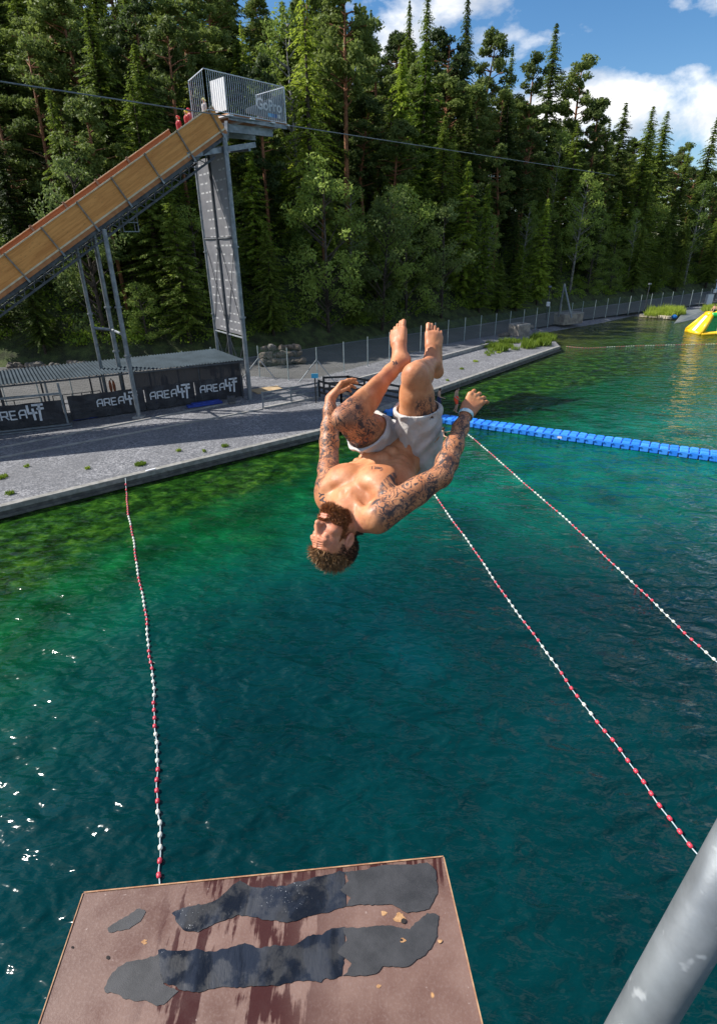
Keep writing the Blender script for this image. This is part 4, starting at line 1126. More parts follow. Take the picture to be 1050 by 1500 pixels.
# platform
Pz = 18.7; pA, pB = gp(335, 165, Pz), gp(419, 180, Pz); pd = nrm(pB - pA); pn = np.array([-pd[1], pd[0], 0]); PW = 3.0
MB().box((pA + pB) / 2 + pn * PW / 2 + (0, 0, -.06), (np.linalg.norm(pB - pA), PW, .12), (pd, pn, (0, 0, 1))).build('platform_deck', M_plyr, ramp)
mb = MB()
for w_ in (.0, PW): mb.beam(pA + pn * w_ - (0, 0, .26), pB + pn * w_ - (0, 0, .26), .12, .24)
mb.build('platform_frame', M_steel, ramp)
for t in (0, .36, .72, 1.0):
    c_ = pA + (pB - pA) * t; MB().beam(c_ - pn * .25 - (0, 0, .16), c_ + pn * (PW + .2) - (0, 0, .16), .35 if t < 1 else .2, .07).build('cross_beam', mottled('bright_steel', (.5, .52, .54), (.6, .62, .64), 3, .45, .4), ramp)
mb = MB(); mb.beam(pA - pd * .4 + pn * .5 - (0, 0, .75), pB - pd * .9 + pn * .5 - (0, 0, .62), .20, .46); mb.beam(pA - pd * .2 + pn * 2.4 - (0, 0, .75), pB - pd * .9 + pn * 2.4 - (0, 0, .62), .20, .46)
mb.build('main_beam', M_steel, ramp)
mb = MB(); mb.beam((T1 + (0, 0, 17.3)) - u2 * 2.6 - (0, 0, 1.1), T1 + pd * 2.4 + (0, 0, 17.15), .2, .3); mb.beam((*T3[:2], 17.1), T1 + pd * 2.0 + (0, 0, 16.9) + pn * .1, .2, .26)
mb.build('support_beam', M_steel, ramp)
mb = MB(); mb.beam(RP(S1 - .2, .1, .0), pA + pn * .3 - (0, 0, .5), .2, .35); mb.beam(RP(S1 - .2, W - .2, .0), pA + pn * 2.6 - (0, 0, .5), .2, .35); mb.build('knee_beam', M_steel, ramp)
# railing: bars between two rails
M_rail = mottled('zinc_bars', (.42, .45, .49), (.56, .60, .64), 6, .45, .3)
def railing(a, b, zb0, zb1, zt0, zt1, nbar, name='railing'):
    mb = MB(); a = np.array(a); b = np.array(b)
    mb.beam((*a[:2], zt0), (*b[:2], zt1), .045); mb.beam((*a[:2], zb0), (*b[:2], zb1), .04)
    for i in range(nbar + 1):
        t = i / nbar; q = a + (b - a) * t; mb.beam((*q[:2], zb0 + (zb1 - zb0) * t), (*q[:2], zt0 + (zt1 - zt0) * t),   .028 if i % nbar else .06)
    return mb.build(name, M_rail, ramp)
RH = 2.0
cB = pA - pd * 1.55
railing(cB + pn * .0, pB, Pz - .02, Pz - .02, Pz + RH, Pz + RH, 40)
cA = cB + pn * 1.7
railing(cB, cA, Pz - .1, Pz - .9, Pz + RH, Pz + RH - .35, 8)
railing(pB + pn * .04, pB + pn * PW, Pz, Pz, Pz + RH, Pz + RH, 16)
MB().box(pA + pd * .1 + pn * 1.0 + (0, 0, RH * .52), (.05, 1.5, RH * .85), (pd, pn, (0, 0, 1))).build('gate', mottled('white_gate', (.55, .56, .58), (.66, .67, .68), 3, .6), ramp)
# sponsor banner on the railing
bo = pB - pd * .05 + pn * .12
def bpt(t, z): return bo - pd * (3.2 * (1 - t)) + (0, 0, z)
mb = MB(); f_ = [bpt(0, .18), bpt(1, .05), bpt(1, 1.68), bpt(0, .42)]; g_ = [q + pn * .02 for q in f_]
mb.add(f_ + g_, [(0, 1, 2, 3), (7, 6, 5, 4), (0, 4, 5, 1), (1, 5, 6, 2), (2, 6, 7, 3), (3, 7, 4, 0)])
ban = mb.build('banner', mottled('grey_banner', (.16, .17, .18), (.22, .23, .24), 1.5, .7), origin=bpt(.5, 0))
tag(ban, 'grey triangular banner with white lettering behind the bars of the ramp platform', 'banner')
M_white = mottled('white_print', (.62, .63, .64), (.70, .70, .72), 5, .6)
def letters(txt, size, org, ex, ez, mat, parent, shear=0, bold=.01, name='lettering', stretch=1.0):
    me = text_mesh(txt, size, shear, bold); ex = nrm(ex); ez = nrm(ez); org = np.array(org)
    for v in me.vertices:
        q = org + ex * v.co.x * stretch + ez * v.co.y; v.co = V(q)
    me.materials.clear(); me.materials.append(mat); o = bpy.data.objects.new(name, me); C.objects.link(o)
    o.parent = parent
    o.matrix_parent_inverse = Matrix.Translation(-parent.location) if parent.type != 'EMPTY' or True else None
    return o
letters('GoPro', .86, bpt(.60, .80) - pn * .03, pd, nrm((0, 0, 1)), M_white, ban, bold=.02, stretch=.92)
for i, cl in enumerate(((.10, .45, .75), (.03, .25, .60), (.02, .10, .35), (.7, .7, .7))):
    MB().box(bpt(.60 + .085 * i, .30) - pn * .03, (.24, .01, .2), (pd, pn, (0, 0, 1))).build('logo_square', mottled('logo_%d' % i, cl, cl, 3, .6), ban).matrix_parent_inverse = Matrix.Translation(-ban.location)
# cable
mb = MB(); ca_, cb_ = dp(-80, 107, 24), dp(900, 257, 92); pts = [ca_ + (cb_ - ca_) * t - np.array([0, 0, 1.0]) * 1.2 * 4 * t * (1 - t) * 0 for t in np.linspace(0, 1, 12)]
mb.tube(pts, .035, 6); tag(mb.build('cable', M_steel), 'thin steel cable stretched across the picture past the ramp and into the trees', 'cable')

# ------------------------------------------------------------------ shelter with banners
fr, fl_ = gp(359, 527, 3.4), gp(0, 564, 3.4); fd = nrm(fr - fl_); fl_ = fl_ - fd * 7; br_, bl_ = gp(315, 511, 3.55), gp(0, 544, 3.55) - fd * 7
shel = empty('shelter', (-16, 40, GZ), label='long open shelter with a blue grey corrugated roof and steel posts on the terrace', cat='shelter')
n = NT('corrugated_roof'); p = n.coord('Object')
c = n.mix(n.mapr(n.noise(p, .8, 4), .3, .7), (.014, .026, .036), (.028, .045, .060)); c = n.mix(n.mapr(n.noise(p, 9, 3), .6, .75, 0, .5), c, (.08, .095, .105))
M_roof = n.bsdf(c, .7, 0, Specular_IOR_Level=.1)
mb = MB(); L = np.linalg.norm(fr - fl_); nc = int(L / .11); vs = []
for i in range(nc + 1):
    t = i / nc; o_ = .045 * (1 if i % 2 else -1)
    f_ = fl_ + (fr - fl_) * t; b_ = bl_ + (br_ - bl_) * t
    vs += [(f_[0], f_[1], f_[2] + o_), (b_[0], b_[1], b_[2] + o_)]
mb.add(vs, [(2 * i, 2 * i + 2, 2 * i + 3, 2 * i + 1) for i in range(nc)])
ro = mb.build('roof', M_roof, shel); so_ = ro.modifiers.new('s', 'SOLIDIFY'); so_.thickness = .012
mb = MB(); mb.beam(fl_ - (0, 0, .12), fr - (0, 0, .12), .08, .10); mb.beam(bl_ - (0, 0, .12), br_ - (0, 0, .12), .08, .10)
for t in np.linspace(.02, .98, 10): mb.beam(fl_ + (fr - fl_) * t - (0, 0, .12), bl_ + (br_ - bl_) * t - (0, 0, .12), .06, .08)
mb.build('roof_frame', M_steeld, shel)
for t in (.30, .415, .56, .70, .85, .985):
    q = fl_ + (fr - fl_) * t + nW * .25; MB().beam((q[0], q[1], GZ), (q[0], q[1], 3.3), .09, .09).build('post', M_steel if .35 < t < .45 else M_steeld, shel)
    q = bl_ + (br_ - bl_) * t - nW * .3; MB().beam((q[0], q[1], GZ), (q[0], q[1], 3.4), .09, .09).build('post', M_steeld, shel)
mb = MB()   # light handrails seen under the roof
for t0, t1 in ((.05, .40), (.43, .56)):
    a, b = (fl_ + (fr - fl_) * t0 + nW * 1.2), (fl_ + (fr - fl_) * t1 + nW * 1.2)
    for z in (1.5, 2.1): mb.beam((a[0], a[1], z), (b[0], b[1], z), .045)
    for k in np.linspace(0, 1, 6): q = a + (b - a) * k; mb.beam((q[0], q[1], GZ), (q[0], q[1], 2.1), .045)
mb.build('handrail', M_steeld, shel)
# black banners
n = NT('black_cloth'); p = n.coord('Object'); M_blk = n.bsdf(n.mix(n.mapr(n.noise(p, 2, 4), .3, .7), (.012, .012, .016), (.028, .028, .034)), .6, 0, n.bump(n.noise(p, 2.2, 3), .7, .12))
n = NT('roof_shade_black'); tr = n.n('BsdfTransparent'); n.bsdf((.02, .02, .025), .8); ms = n.n('MixShader', Fac=.95); n.t.links.new(tr.outputs[0], ms.inputs[1]); n.t.links.new(n.b.outputs[0], ms.inputs[2]); n.t.links.new(ms.outputs[0], n.out.inputs[0]); M_net = n.m
bA, bB = gp(105, 616, .62), gp(359, 580, .62); bd = nrm(bB - bA); bn = np.array([bd[1], -bd[0], 0]); BL = np.linalg.norm(bB - bA)
def cloth_banner(a, b, z0, z1, label, sag=.04):
    mb = MB(); nx, nz = 26, 8; a = np.array(a); b = np.array(b); d = nrm(b - a); nn = np.array([d[1], -d[0], 0]); vs = []
    for s_ in (0, .012):
        for j in range(nz + 1):
            for i in range(nx + 1):
                t = i / nx; q = a + (b - a) * t + nn * (.03 * math.sin(t * 17 + j * .6) + .02 * math.sin(t * 41) - s_); vs.append((q[0], q[1], z0 + (z1 - z0) * j / nz - sag * math.sin(math.pi * t) * (j / nz) + .015 * math.sin(t * 30)))
    m_ = (nx + 1) * (nz + 1); fs = [(j * (nx + 1) + i, j * (nx + 1) + i + 1, (j + 1) * (nx + 1) + i + 1, (j + 1) * (nx + 1) + i) for j in range(nz) for i in range(nx)]
    fs += [tuple(q + m_ for q in f[::-1]) for f in fs]; mb.add(vs, fs)
    o = mb.build('banner', M_blk, smooth=True, origin=(a + b) / 2 + (0, 0, 0)); tag(o, label, 'banner', 'black banners with white lettering along the shelter front')
    return o
def seg_letters(o, org, ex, ez, S, mat):
    """squared AREA and a taller slanted 47, stroke by stroke"""
    G = {'A': [((0, 0), (0, .75)), ((0, .75), (.22, 1)), ((.18, 1), (.7, 1)), ((.7, 1.06), (.7, 0)), ((0, .45), (.7, .45))],
         'R': [((0, 0), (0, 1)), ((0, 1), (.7, 1)), ((.7, 1.06), (.7, .42)), ((.76, .45), (.0, .45)), ((.42, .45), (.76, 0))],
         'E': [((0, 0), (0, 1)), ((-.06, 1), (.66, 1)), ((0, .5), (.56, .5)), ((-.06, 0), (.66, 0))]}
    mb = MB(); yv = np.cross(ex, ez); x = 0; off = -yv * 0
    def st(p, q, w_=.13):
        a = org + ex * S * p[0] + ez * S * p[1] + nrm(np.cross(ex, ez)) * .0; b = org + ex * S * q[0] + ez * S * q[1]
        mb.beam(a, b, .012, w_ * S, up=ez if abs(p[0] - q[0]) > abs(p[1] - q[1]) else ex)
    for ch in 'AREA':
        for p, q in G[ch]: st((p[0] + x, p[1]), (q[0] + x, q[1]), .16)
        x += .98
    k = x + .02
    for p, q in [((0, 1.55), (-.02, .62)), ((-.1, .56), (.95, .56)), ((.52, 1.1), (.55, -.35)), ((.50, 1.5), (1.75, 1.5)), ((1.28, 1.6), (1.15, -.5)), ((.95, 1.0), (1.75, 1.02))]:
        st((p[0] + k, p[1]), (q[0] + k, q[1]), .26)
    w = mb.build('lettering', mat, o); w.matrix_parent_inverse = Matrix.Translation(-o.location)
    return w
M_let = mottled('banner_print', (.50, .51, .53), (.62, .63, .65), 4, .7)
for i, (t0, t1, lab) in enumerate(((.005, .40, 'black lettered banner between the slim corner post and the thick ramp leg'), (.405, .69, 'black lettered banner directly right of the thick ramp leg'), (.695, .995, 'rightmost black lettered banner, ending beside the tower leg'))):
    a, b = bA + bd * BL * t0, bA + bd * BL * t1
    o = cloth_banner(a, b, .62, 2.25, lab)
    Lw = np.linalg.norm(b - a); sc_ = .50 if i else .47
    c_ = a + bd * (Lw * (.36 if i == 0 else .10)) + (0, 0, 0.55 + .14)
    seg_letters(o, c_ + bn * .07, bd, np.array([0, 0, 1.0]), sc_, M_let)
a, b = gp(-60, 637, .62), gp(98, 620, .62); ld = nrm(b - a)
o = cloth_banner(a, b, .66, 2.2, 'black lettered banner on the separate frame at the left edge')
seg_letters(o, a + ld * 2.05 + (0, 0, .62) + np.array([ld[1], -ld[0], 0]) * .07, ld, np.array([0, 0, 1.0]), .53, M_let)
lf = empty('pipe_rack', b, label='grey steel pipe rack holding the leftmost banner in front of the shelter', cat='rack')
mb = MB(); mb.beam((*a[:2], 2.62), (*b[:2], 2.62), .10, .14); mb.build('top_rail', M_steel, lf)
mb = MB(); mb.beam((*(b + ld * .1)[:2], GZ), (*(b + ld * .05)[:2], 3.3), .12, .12); mb.build('post', M_steel, lf)
mb = MB(); bnn = np.array([ld[1], -ld[0], 0]); mb.beam(a + bnn * .25 - (0, 0, .02), b + bnn * .25 + ld * .3 - (0, 0, .02), .10, .10); mb.beam(a + bnn * .75 - (0, 0, .06), b + bnn * .75 + ld * .35 - (0, 0, .06), .10, .08); mb.beam(b + ld * .3 - (0, 0, .02), b + ld * .35 + bnn * .75 - (0, 0, .04), .1, .08)
mb.build('base_rail', M_steel, lf)
# netting above the banners, made near opaque to put in the under-roof shade
mb = MB(); a, b = bA + bd * BL * .35 - bn * .1, bA + bd * BL * .99 - bn * .1; mb.add([(*a[:2], 2.0), (*b[:2], 2.2), (*b[:2], 3.3), (*a[:2], 3.25)], [(0, 1, 2, 3)])
tag(mb.build('roof_shade_net', M_net), 'near-opaque netting above the banners, standing in for the shade under the shelter roof', 'net')
# equipment in the shelter
for (px_, py_, sz, col, lab, cat) in ((248, 563, (.5, .35, .9), (.55, .13, .04), 'orange life jacket hanging at the right under the shelter roof', 'life jacket'), (170, 570, (.45, .3, .9), (.42, .12, .05), 'rust orange life jacket hanging in the middle of the shelter', 'life jacket'), (318, 548, (.3, .3, .7), (.6, .16, .05), 'small orange life jacket at the right end of the shelter', 'life jacket')):
    c_ = gp(px_, py_, 2.2) + nW * 1.0; root = empty('life_jacket', c_, label=lab, cat=cat, group='life jackets hanging in the shelter')
    m_ = mottled('jacket', col, tuple(q * .8 for q in col), 5, .8)
    for sd in (-1, 1): MB().sphere((0, 0, 0), .5, 10, 8, (sz[0] * .5, sz[1] * .6, sz[2])).build('front_panel', m_, root, smooth=True, ).location = (sd * sz[0] * .28, 0, 0)
    MB().tube([(-sz[0] * .25, 0, sz[2] * .42), (0, 0, sz[2] * .62), (sz[0] * .25, 0, sz[2] * .42)], .03, 6).build('strap', M_steeld, root)
    for ch in root.children: ch.matrix_parent_inverse = Matrix.Identity(4)
for (px_, py_, w_, lab) in ((125, 611, 1.6, 'blue folded mat on the ground below the first long banner'), (300, 592, 2.6, 'blue folded mat on the ground below the right banner')):
    c_ = gp(px_, py_, GZ + .1); mb = MB(); mb.box(c_, (w_, .5, .16), (bd, bn, (0, 0, 1))); mb.box(c_ + bd * .1 + (0, 0, .13), (w_ * .8, .45, .1), (bd, bn, (0, 0, 1)))
    tag(mb.build('mat', mottled('blue_mat', (.01, .03, .22), (.015, .05, .32), 4, .6), bevel=.03), lab, 'mat')
# ------------------------------------------------------------------ fence along the path
fence = empty('mesh_fence', (*FEN[6], GZ), label='long grey green wire mesh fence with slim steel posts along the path', cat='fence')
n = NT('wire_mesh'); p = n.wpos(); spx = n.n('SeparateXYZ', Vector=p)
wz = n.math('LESS_THAN', n.math('FRACT', n.math('MULTIPLY', spx.outputs[2], 8.0)), .08)
wx = n.math('LESS_THAN', n.math('FRACT', n.math('MULTIPLY', n.math('ADD', spx.outputs[0], n.math('MULTIPLY', spx.outputs[1], .7)), 8.0)), .08)
n.bsdf((.07, .13, .11), .7); tr = n.n('BsdfTransparent'); ms = n.n('MixShader', Fac=n.math('MULTIPLY', n.math('MAXIMUM', wz, wx), .8)); n.t.links.new(tr.outputs[0], ms.inputs[1]); n.t.links.new(n.b.outputs[0], ms.inputs[2]); n.t.links.new(ms.outputs[0], n.out.inputs[0]); M_wire = n.m
M_post = mottled('fence_post', (.26, .31, .31), (.36, .41, .41), 4, .5, .3)
FH = GZ + 2.75; acc = 0; lastp = None
for a, b in zip(FEN[2:-1], FEN[3:]):
    a = np.array(a, float); b = np.array(b, float); L = np.linalg.norm(b - a); nseg = max(1, round(L / 3.0))
    mb = MB(); mb.add([(*a, GZ + .05), (*b, GZ + .05), (*b, FH - .1), (*a, FH - .1)], [(0, 1, 2, 3)]); mb.build('mesh_panel', M_wire, fence)
    for i in range(nseg):
        q = a + (b - a) * i / nseg; MB().tube([(*q, GZ - .1), (*q, FH)], .045, 8).build('post', M_post, fence)
for (px_, py_) in ((381, 553), (465, 556)):   # struts of the two corner posts
    q = gp(px_, py_, GZ); mb = MB()
    for sd in (-1, 1): mb.beam(q + (0, 0, 1.7), q + np.array([sd * 1.5, -.9 * 1, 0]), .07)
    mb.build('strut', M_steel, fence)
# metal railing and dark wooden gate at the dock
M_dr = M_wood_d
def rail_fence(pts, name, label, cat, mat, hs=(.5, .85, 1.15), pw=.10, step=2.0, base=None, th=.08):
    root = empty(name, pts[0], label=label, cat=cat)
    for a, b in zip(pts, pts[1:]):
        a = np.array(a); b = np.array(b)
        mb = MB()
        for h in hs: mb.beam(a + (0, 0, h), b + (0, 0, h), th * .6, th * 1.4)
        mb.build('rail', mat, root); L = np.linalg.norm(b - a); k = max(1, round(L / step))
        for i in range(k + 1): q = a + (b - a) * i / k; MB().box(q + (0, 0, hs[-1] / 2 + .03), (pw, pw, hs[-1] + .12)).build('post', mat, root)
    if base: mb = MB(); mb.beam(np.array(pts[0]) + (0, 0, .06), np.array(pts[-1]) + (0, 0, .06), .25, .14); mb.build('base_rail', M_conc, root)
    return root
rail_fence([gp(386, 599, GZ), gp(466, 583, GZ)], 'metal_railing', 'low grey metal railing between the tower leg and the dark gate', 'railing', M_steel, base=1)
rail_fence([gp(468, 581, GZ), gp(500, 590, GZ), gp(552, 600, GZ)], 'wooden_railing', 'dark wooden railing leading down to the blue floating dock', 'railing', M_dr, (.35, .75, 1.2), .16, 1.4, th=.11)
rail_fence([gp(468, 581, GZ) + (.3, 1.2, 0), gp(510, 574, GZ), gp(585, 590, GZ)], 'wooden_railing', 'dark wooden railing on the far side of the steps to the dock', 'railing', M_dr, (.35, .75, 1.2), .16, 1.6, th=.11)
sg = empty('sign_post', gp(463, 590, GZ), label='small bright blue sign on a dark post by the wooden railing', cat='sign')
q = gp(463, 590, GZ); MB().beam(q, q + (0, 0, 2.15), .1).build('post', M_wood_d, sg); MB().box(q + (0, -.08, 2.0), (.50, .05, .32)).build('board', mottled('blue_sign', (.05, .35, .55), (.08, .42, .62), 3, .5), sg)
mb = MB(); a, b = gp(372, 574, GZ + .03), gp(412, 568, GZ + .03); mb.beam(a, b, 1.6, .08); tag(mb.build('boardwalk', mottled('tan_wood', (.35, .24, .13), (.45, .33, .19), 2, .8)), 'small tan wooden boardwalk beside the tower leg behind the railing', 'boardwalk')
# electrical box on the gravel before the shelter
q = gp(340, 592, GZ); bx_ = empty('junction_box', q, label='small grey junction box standing on the edging strip by the tower leg', cat='box')
MB().box(q + (0, 0, .40), (.55, .3, .42)).build('housing', M_steeld, bx_, bevel=.02); MB().beam(q + (-.2, 0, 0), q + (-.2, 0, .2), .05).build('leg', M_steeld, bx_); MB().beam(q + (.2, 0, 0), q + (.2, 0, .2), .05).build('leg', M_steeld, bx_)

# ------------------------------------------------------------------ stones
def rock_mesh(seed):
    b = bmesh.new(); bmesh.ops.create_icosphere(b, subdivisions=3, radius=1); r = np.random.RandomState(seed)
    pl = [(nrm(r.normal(0, 1, 3)), r.uniform(.55, .9)) for _ in range(12)]
    for v in b.verts:
        c = np.array(v.co)
        for nn_, d_ in pl:
            e = c @ nn_ - d_
            if e > 0: c = c - nn_ * e * .9
        v.co = V(c * (1 + r.normal(0, .012)))
    me = bpy.data.meshes.new('rock'); b.to_mesh(me); b.free(); me.materials.append(M_rock); return me
n = NT('field_stone'); co = n.coord('Object'); oi = n.n('ObjectInfo').outputs['Random']
c = n.mix(n.mapr(n.noise(co, 2.4, 5, .7), .3, .7), (.06, .057, .05), (.17, .16, .14)); c = n.mix(n.math('MULTIPLY', oi, .5), c, (.22, .15, .10)); c = n.mix(n.mapr(n.noise(co, 1.3, 3), .58, .7, 0, .7), c, (.05, .07, .02))
M_rock = n.bsdf(c, .95, 0, n.bump(n.noise(co, 6, 5, .7), .5, .1))
RM = [rock_mesh(i) for i in range(6)]; rr = np.random.RandomState(4)
rw_ = empty('stone_wall', gp(415, 532, GZ), label='dry stacked wall of big boulders at the hill foot right of the tower', cat='wall')
for lay in range(3):
    for i in range(9 - lay):
        px_ = 385 + i * 7.4 + lay * 3 + rr.uniform(-1.5, 1.5); g = gp(px_, 536 - i * .4, GZ); g = g + np.array([-.2, .9, 0]) * lay * .5
        o = bpy.data.objects.new('boulder', RM[rr.randint(6)]); C.objects.link(o); o.parent = rw_; o.matrix_parent_inverse = Matrix.Translation(-rw_.location)
        o.location = V(g + (0, 0, .30 + lay * .62)); s_ = rr.uniform(.30, .52); o.scale = (s_ * 1.4, s_, s_ * .85); o.rotation_euler = tuple(rr.uniform(-.5, .5, 2)) + (rr.uniform(0, 6),)
for i in range(34):
    t = i / 33; b_ = np.array([-34.5, 56.4]) * (1 - t) + np.array([-13.2, 57.8]) * t + (0, -1.2 * math.sin(t * 3.1)); 
    o = bpy.data.objects.new('boulder', RM[rr.randint(6)]); C.objects.link(o); s_ = rr.uniform(.28, .62)
    o.location = (b_[0] + rr.uniform(-.2, .2), b_[1] + rr.uniform(-.3, .3), GZ + s_ * .4); o.scale = (s_ * 1.3, s_, s_ * .8); o.rotation_euler = tuple(rr.uniform(-.4, .4, 2)) + (rr.uniform(0, 6),)
    tag(o, 'grey boulder in the loose row behind the shelter roof', 'boulder', 'boulders in a row along the hill foot behind the shelter')
# ------------------------------------------------------------------ concrete boxes, A-frame, lamps, right bank
def cbox(c, sz, rz, label, rim=.12):
    ex = np.array([math.cos(rz), math.sin(rz), 0]); ey = np.array([-ex[1], ex[0], 0]); root = empty('concrete_box', c, label=label, cat='concrete box')
    MB().box(c + (0, 0, sz[2] / 2), sz, (ex, ey, (0, 0, 1))).build('body', mottled('rough_concrete', (.17, .15, .13), (.29, .26, .22), 1.6, .9, bs=25, bump=.6), root, bevel=.03)
    mb = MB()
    for sx_ in (-1, 1): mb.box(c + ex * sx_ * (sz[0] / 2 - rim / 2) + (0, 0, sz[2] + .08), (rim, sz[1] + .06, .16), (ex, ey, (0, 0, 1)))
    for sy_ in (-1, 1): mb.box(c + ey * sy_ * (sz[1] / 2 - rim / 2) + (0, 0, sz[2] + .083), (sz[0] - rim * 2, rim, .16), (ex, ey, (0, 0, 1)))
    mb.build('rim', M_conc, root)
cbox(gp(759, 491, GZ), (2.1, 1.7, 1.25), math.radians(35), 'smaller concrete box on the bank right behind the grassy tip of the terrace')
cbox(gp(831, 474, GZ), (4.1, 1.8, 1.35), math.radians(32), 'larger concrete box carrying the steel A-frame on the bank')
af = empty('a_frame', gp(829, 466, GZ), label='tall grey steel A-frame standing on the larger concrete box', cat='mast')
g1, g2 = gp(818, 461, 1.9), gp(837, 462, 1.9); ap = (g1 + g2) / 2; ap = ap + (0, 0, 0); dxy = np.linalg.norm(ap[:2]); rt = ray(826, 419); ap = CO + rt * (dxy / np.linalg.norm(rt[:2]))
MB().tube([g1 + (0, 0, -.3), ap], .13, 8).build('leg', M_steel, af); MB().tube([g2 + (0, 0, -.3), ap + (.05, 0, 0)], .13, 8).build('leg', M_steel, af); MB().tube([ap - (0, 0, .15), ap + (0, 0, .3)], .16, 8).build('pulley_head', M_steel, af)
g = gp(737, 493, GZ); o = bpy.data.objects.new('boulder', RM[2]); C.objects.link(o); o.location = V(g + (0, 0, .2)); o.scale = (.8, .5, .4); tag(o, 'dark flat boulder lying left of the smaller concrete box', 'boulder')
def lamp(px_, pyt, pyb, label, box=True):
    g = gp(px_, pyb, GZ); r_ = ray(px_, pyt); tp = CO + r_ * (np.linalg.norm(g[:2]) / np.linalg.norm(r_[:2])); H = tp[2] - GZ
    root = empty('street_lamp', g, label=label, cat='lamp'); MB().tube([g, g + (0, 0, H)], [.08, .05], 8).build('pole', M_steeld, root)
    MB().box(g + (0, 0, H + .1), (.4, .4, .25)).build('lamp_head', M_steel, root, bevel=.05)
    if box: MB().box(g + (0, -.15, 2.3), (.5, .25, .6)).build('switch_box', M_white, root, bevel=.03)
lamp(799, 421, 469, 'dark lamp pole with a small white box left of the A-frame')
lamp(943, 417, 458, 'slim lamp pole at the near end of the planted island', False)
lamp(1041, 411, 446, 'lamp pole beside the white cabinet at the right edge')
g = gp(1036, 446, GZ); cb0 = empty('cabinet', g, label='white upright cabinet at the right edge of the bank', cat='cabinet'); MB().box(g + (0, 0, .9), (1.0, .8, 1.8)).build('body', M_white, cb0, bevel=.04); MB().box(g + (0, 0, 1.84), (1.1, .9, .08)).build('lid', M_steel, cb0)
g = gp(1052, 441, GZ); sg = empty('sign_board', g, label='white and blue sign board on legs cut by the right edge', cat='sign')
for sd in (-1, 1): MB().beam(g + (sd * .9, 0, 0), g + (sd * .9, 0, 2.0), .12).build('leg', M_steeld, sg)
MB().box(g + (0, 0, 2.7), (2.4, .1, 1.5)).build('board', M_white, sg); MB().box(g + (0, -.06, 2.15), (2.4, .04, .4)).build('blue_band', mottled('sign_blue', (.03, .3, .5), (.04, .35, .55), 2, .5), sg)
MB().box(g + (.2, -.06, 2.9), (.6, .04, .5)).build('green_square', mottled('sign_green', (.10, .4, .12), (.12, .45, .15), 2, .5), sg)
# planted island: pale border stones and reeds
isl = [gp(x, y, .12) for x, y in [(936, 463), (950, 464), (963, 465), (975, 466), (986, 467)]]
for a, b in zip(isl, isl[1:]):
    mb = MB(); mb.beam(a + (b - a) * .04 + (0, 0, .12), b - (b - a) * .04 + (0, 0, .12), .5, .45)
    tag(mb.build('border_stone', mottled('pale_stone', (.42, .36, .27), (.55, .48, .37), 2, .85), bevel=.05), 'pale block in the row bordering the planted island', 'stone', 'pale blocks bordering the island')
mb = MB(); ia = gp(940, 461, .1)[:2]; mb.prism([tuple(q[:2]) for q in (gp(932, 463, .1), gp(986, 467, .1), gp(1040, 456, .1), gp(1040, 447, .1), gp(955, 455, .1))], -.2, .26)
tag(mb.build('bank', M_gravel), kind='structure')
g = gp(986, 468, .05); MB_ = MB(); MB_.sphere((0, 0, 0), .42, 14, 10, (1, 1, .8)); o = MB_.build('buoy', mottled('blue_buoy', (.01, .16, .5), (.02, .2, .6), 2, .4), smooth=True); o.location = V(g + (0, 0, .4)); tag(o, 'round blue buoy at the right tip of the planted island', 'buoy')
mb = MB(); q = [gp(986, 474, .05), gp(1024, 466, .05), gp(1036, 459, .05), gp(1000, 463, .05)]
mb.add([(*p_[:2], .05) for p_ in q[:2]] + [(*p_[:2], .9) for p_ in q[2:]] + [(*p_[:2], -.4) for p_ in q], [(0, 1, 2, 3), (4, 5, 1, 0), (5, 6, 2, 1), (6, 7, 3, 2), (7, 4, 0, 3)])
tag(mb.build('slipway', mottled('grey_slip', (.12, .135, .13), (.17, .18, .17), .6, .5)), 'flat dark grey slipway sloping into the water behind the inflatable', 'slipway')
# grass: reeds on the tip, island, and scattered tufts
def blades(spots, h0, name, label, mat, nper):
    A = ([], [], [], [], [])
    for (x, y, z, R_, hs) in spots:
        for _ in range(int(nper * R_ * R_)):
            a = rr.uniform(0, 6.28); q = R_ * math.sqrt(rr.rand()); h = h0 * hs * rr.uniform(.5, 1.3); ln = rr.normal(0, .35, 2)
            A[0].append((x + q * math.cos(a), y + q * math.sin(a), z + h * .45)); A[1].append((ln[0], ln[1], 1)); A[2].append((rr.normal(), rr.normal(), 0)); A[3].append(h * .55); A[4].append(.022 * rr.uniform(.7, 1.6) * (1 + hs * .3))
    me = quads_obj(name, *A, mat); o = bpy.data.objects.new(name, me); C.objects.link(o); tag(o, label, 'grass', kind='stuff'); return o
M_gr = leaf_mat('grass_blades', (.12, .19, .02), (.30, .38, .05), .4)
spots = []
for _ in range(46):
    px_ = rr.uniform(712, 812); t = (px_ - 712) / 100; py_ = 512 - t * 14 + rr.uniform(-7, 9) * (1 - .35 * t); g = gp(px_, py_, GZ); spots.append((g[0], g[1], GZ, rr.uniform(.3, .9), rr.uniform(.5, 1.6)))
blades(spots, .5, 'reeds', 'bright green reeds covering the tip of the gravel terrace', M_gr, 330)
spots = []
for _ in range(30):
    px_ = rr.uniform(952, 994); g = gp(px_, rr.uniform(457, 464), .3); spots.append((g[0], g[1], .3, rr.uniform(.8, 1.4), rr.uniform(1.2, 2.2)))
for _ in range(8): g = gp(rr.uniform(1035, 1050), rr.uniform(455, 459), .3); spots.append((g[0], g[1], .3, 1.2, 1.8))
blades(spots, .6, 'reeds', 'bright green plants on the island left of the slipway', M_gr, 160)
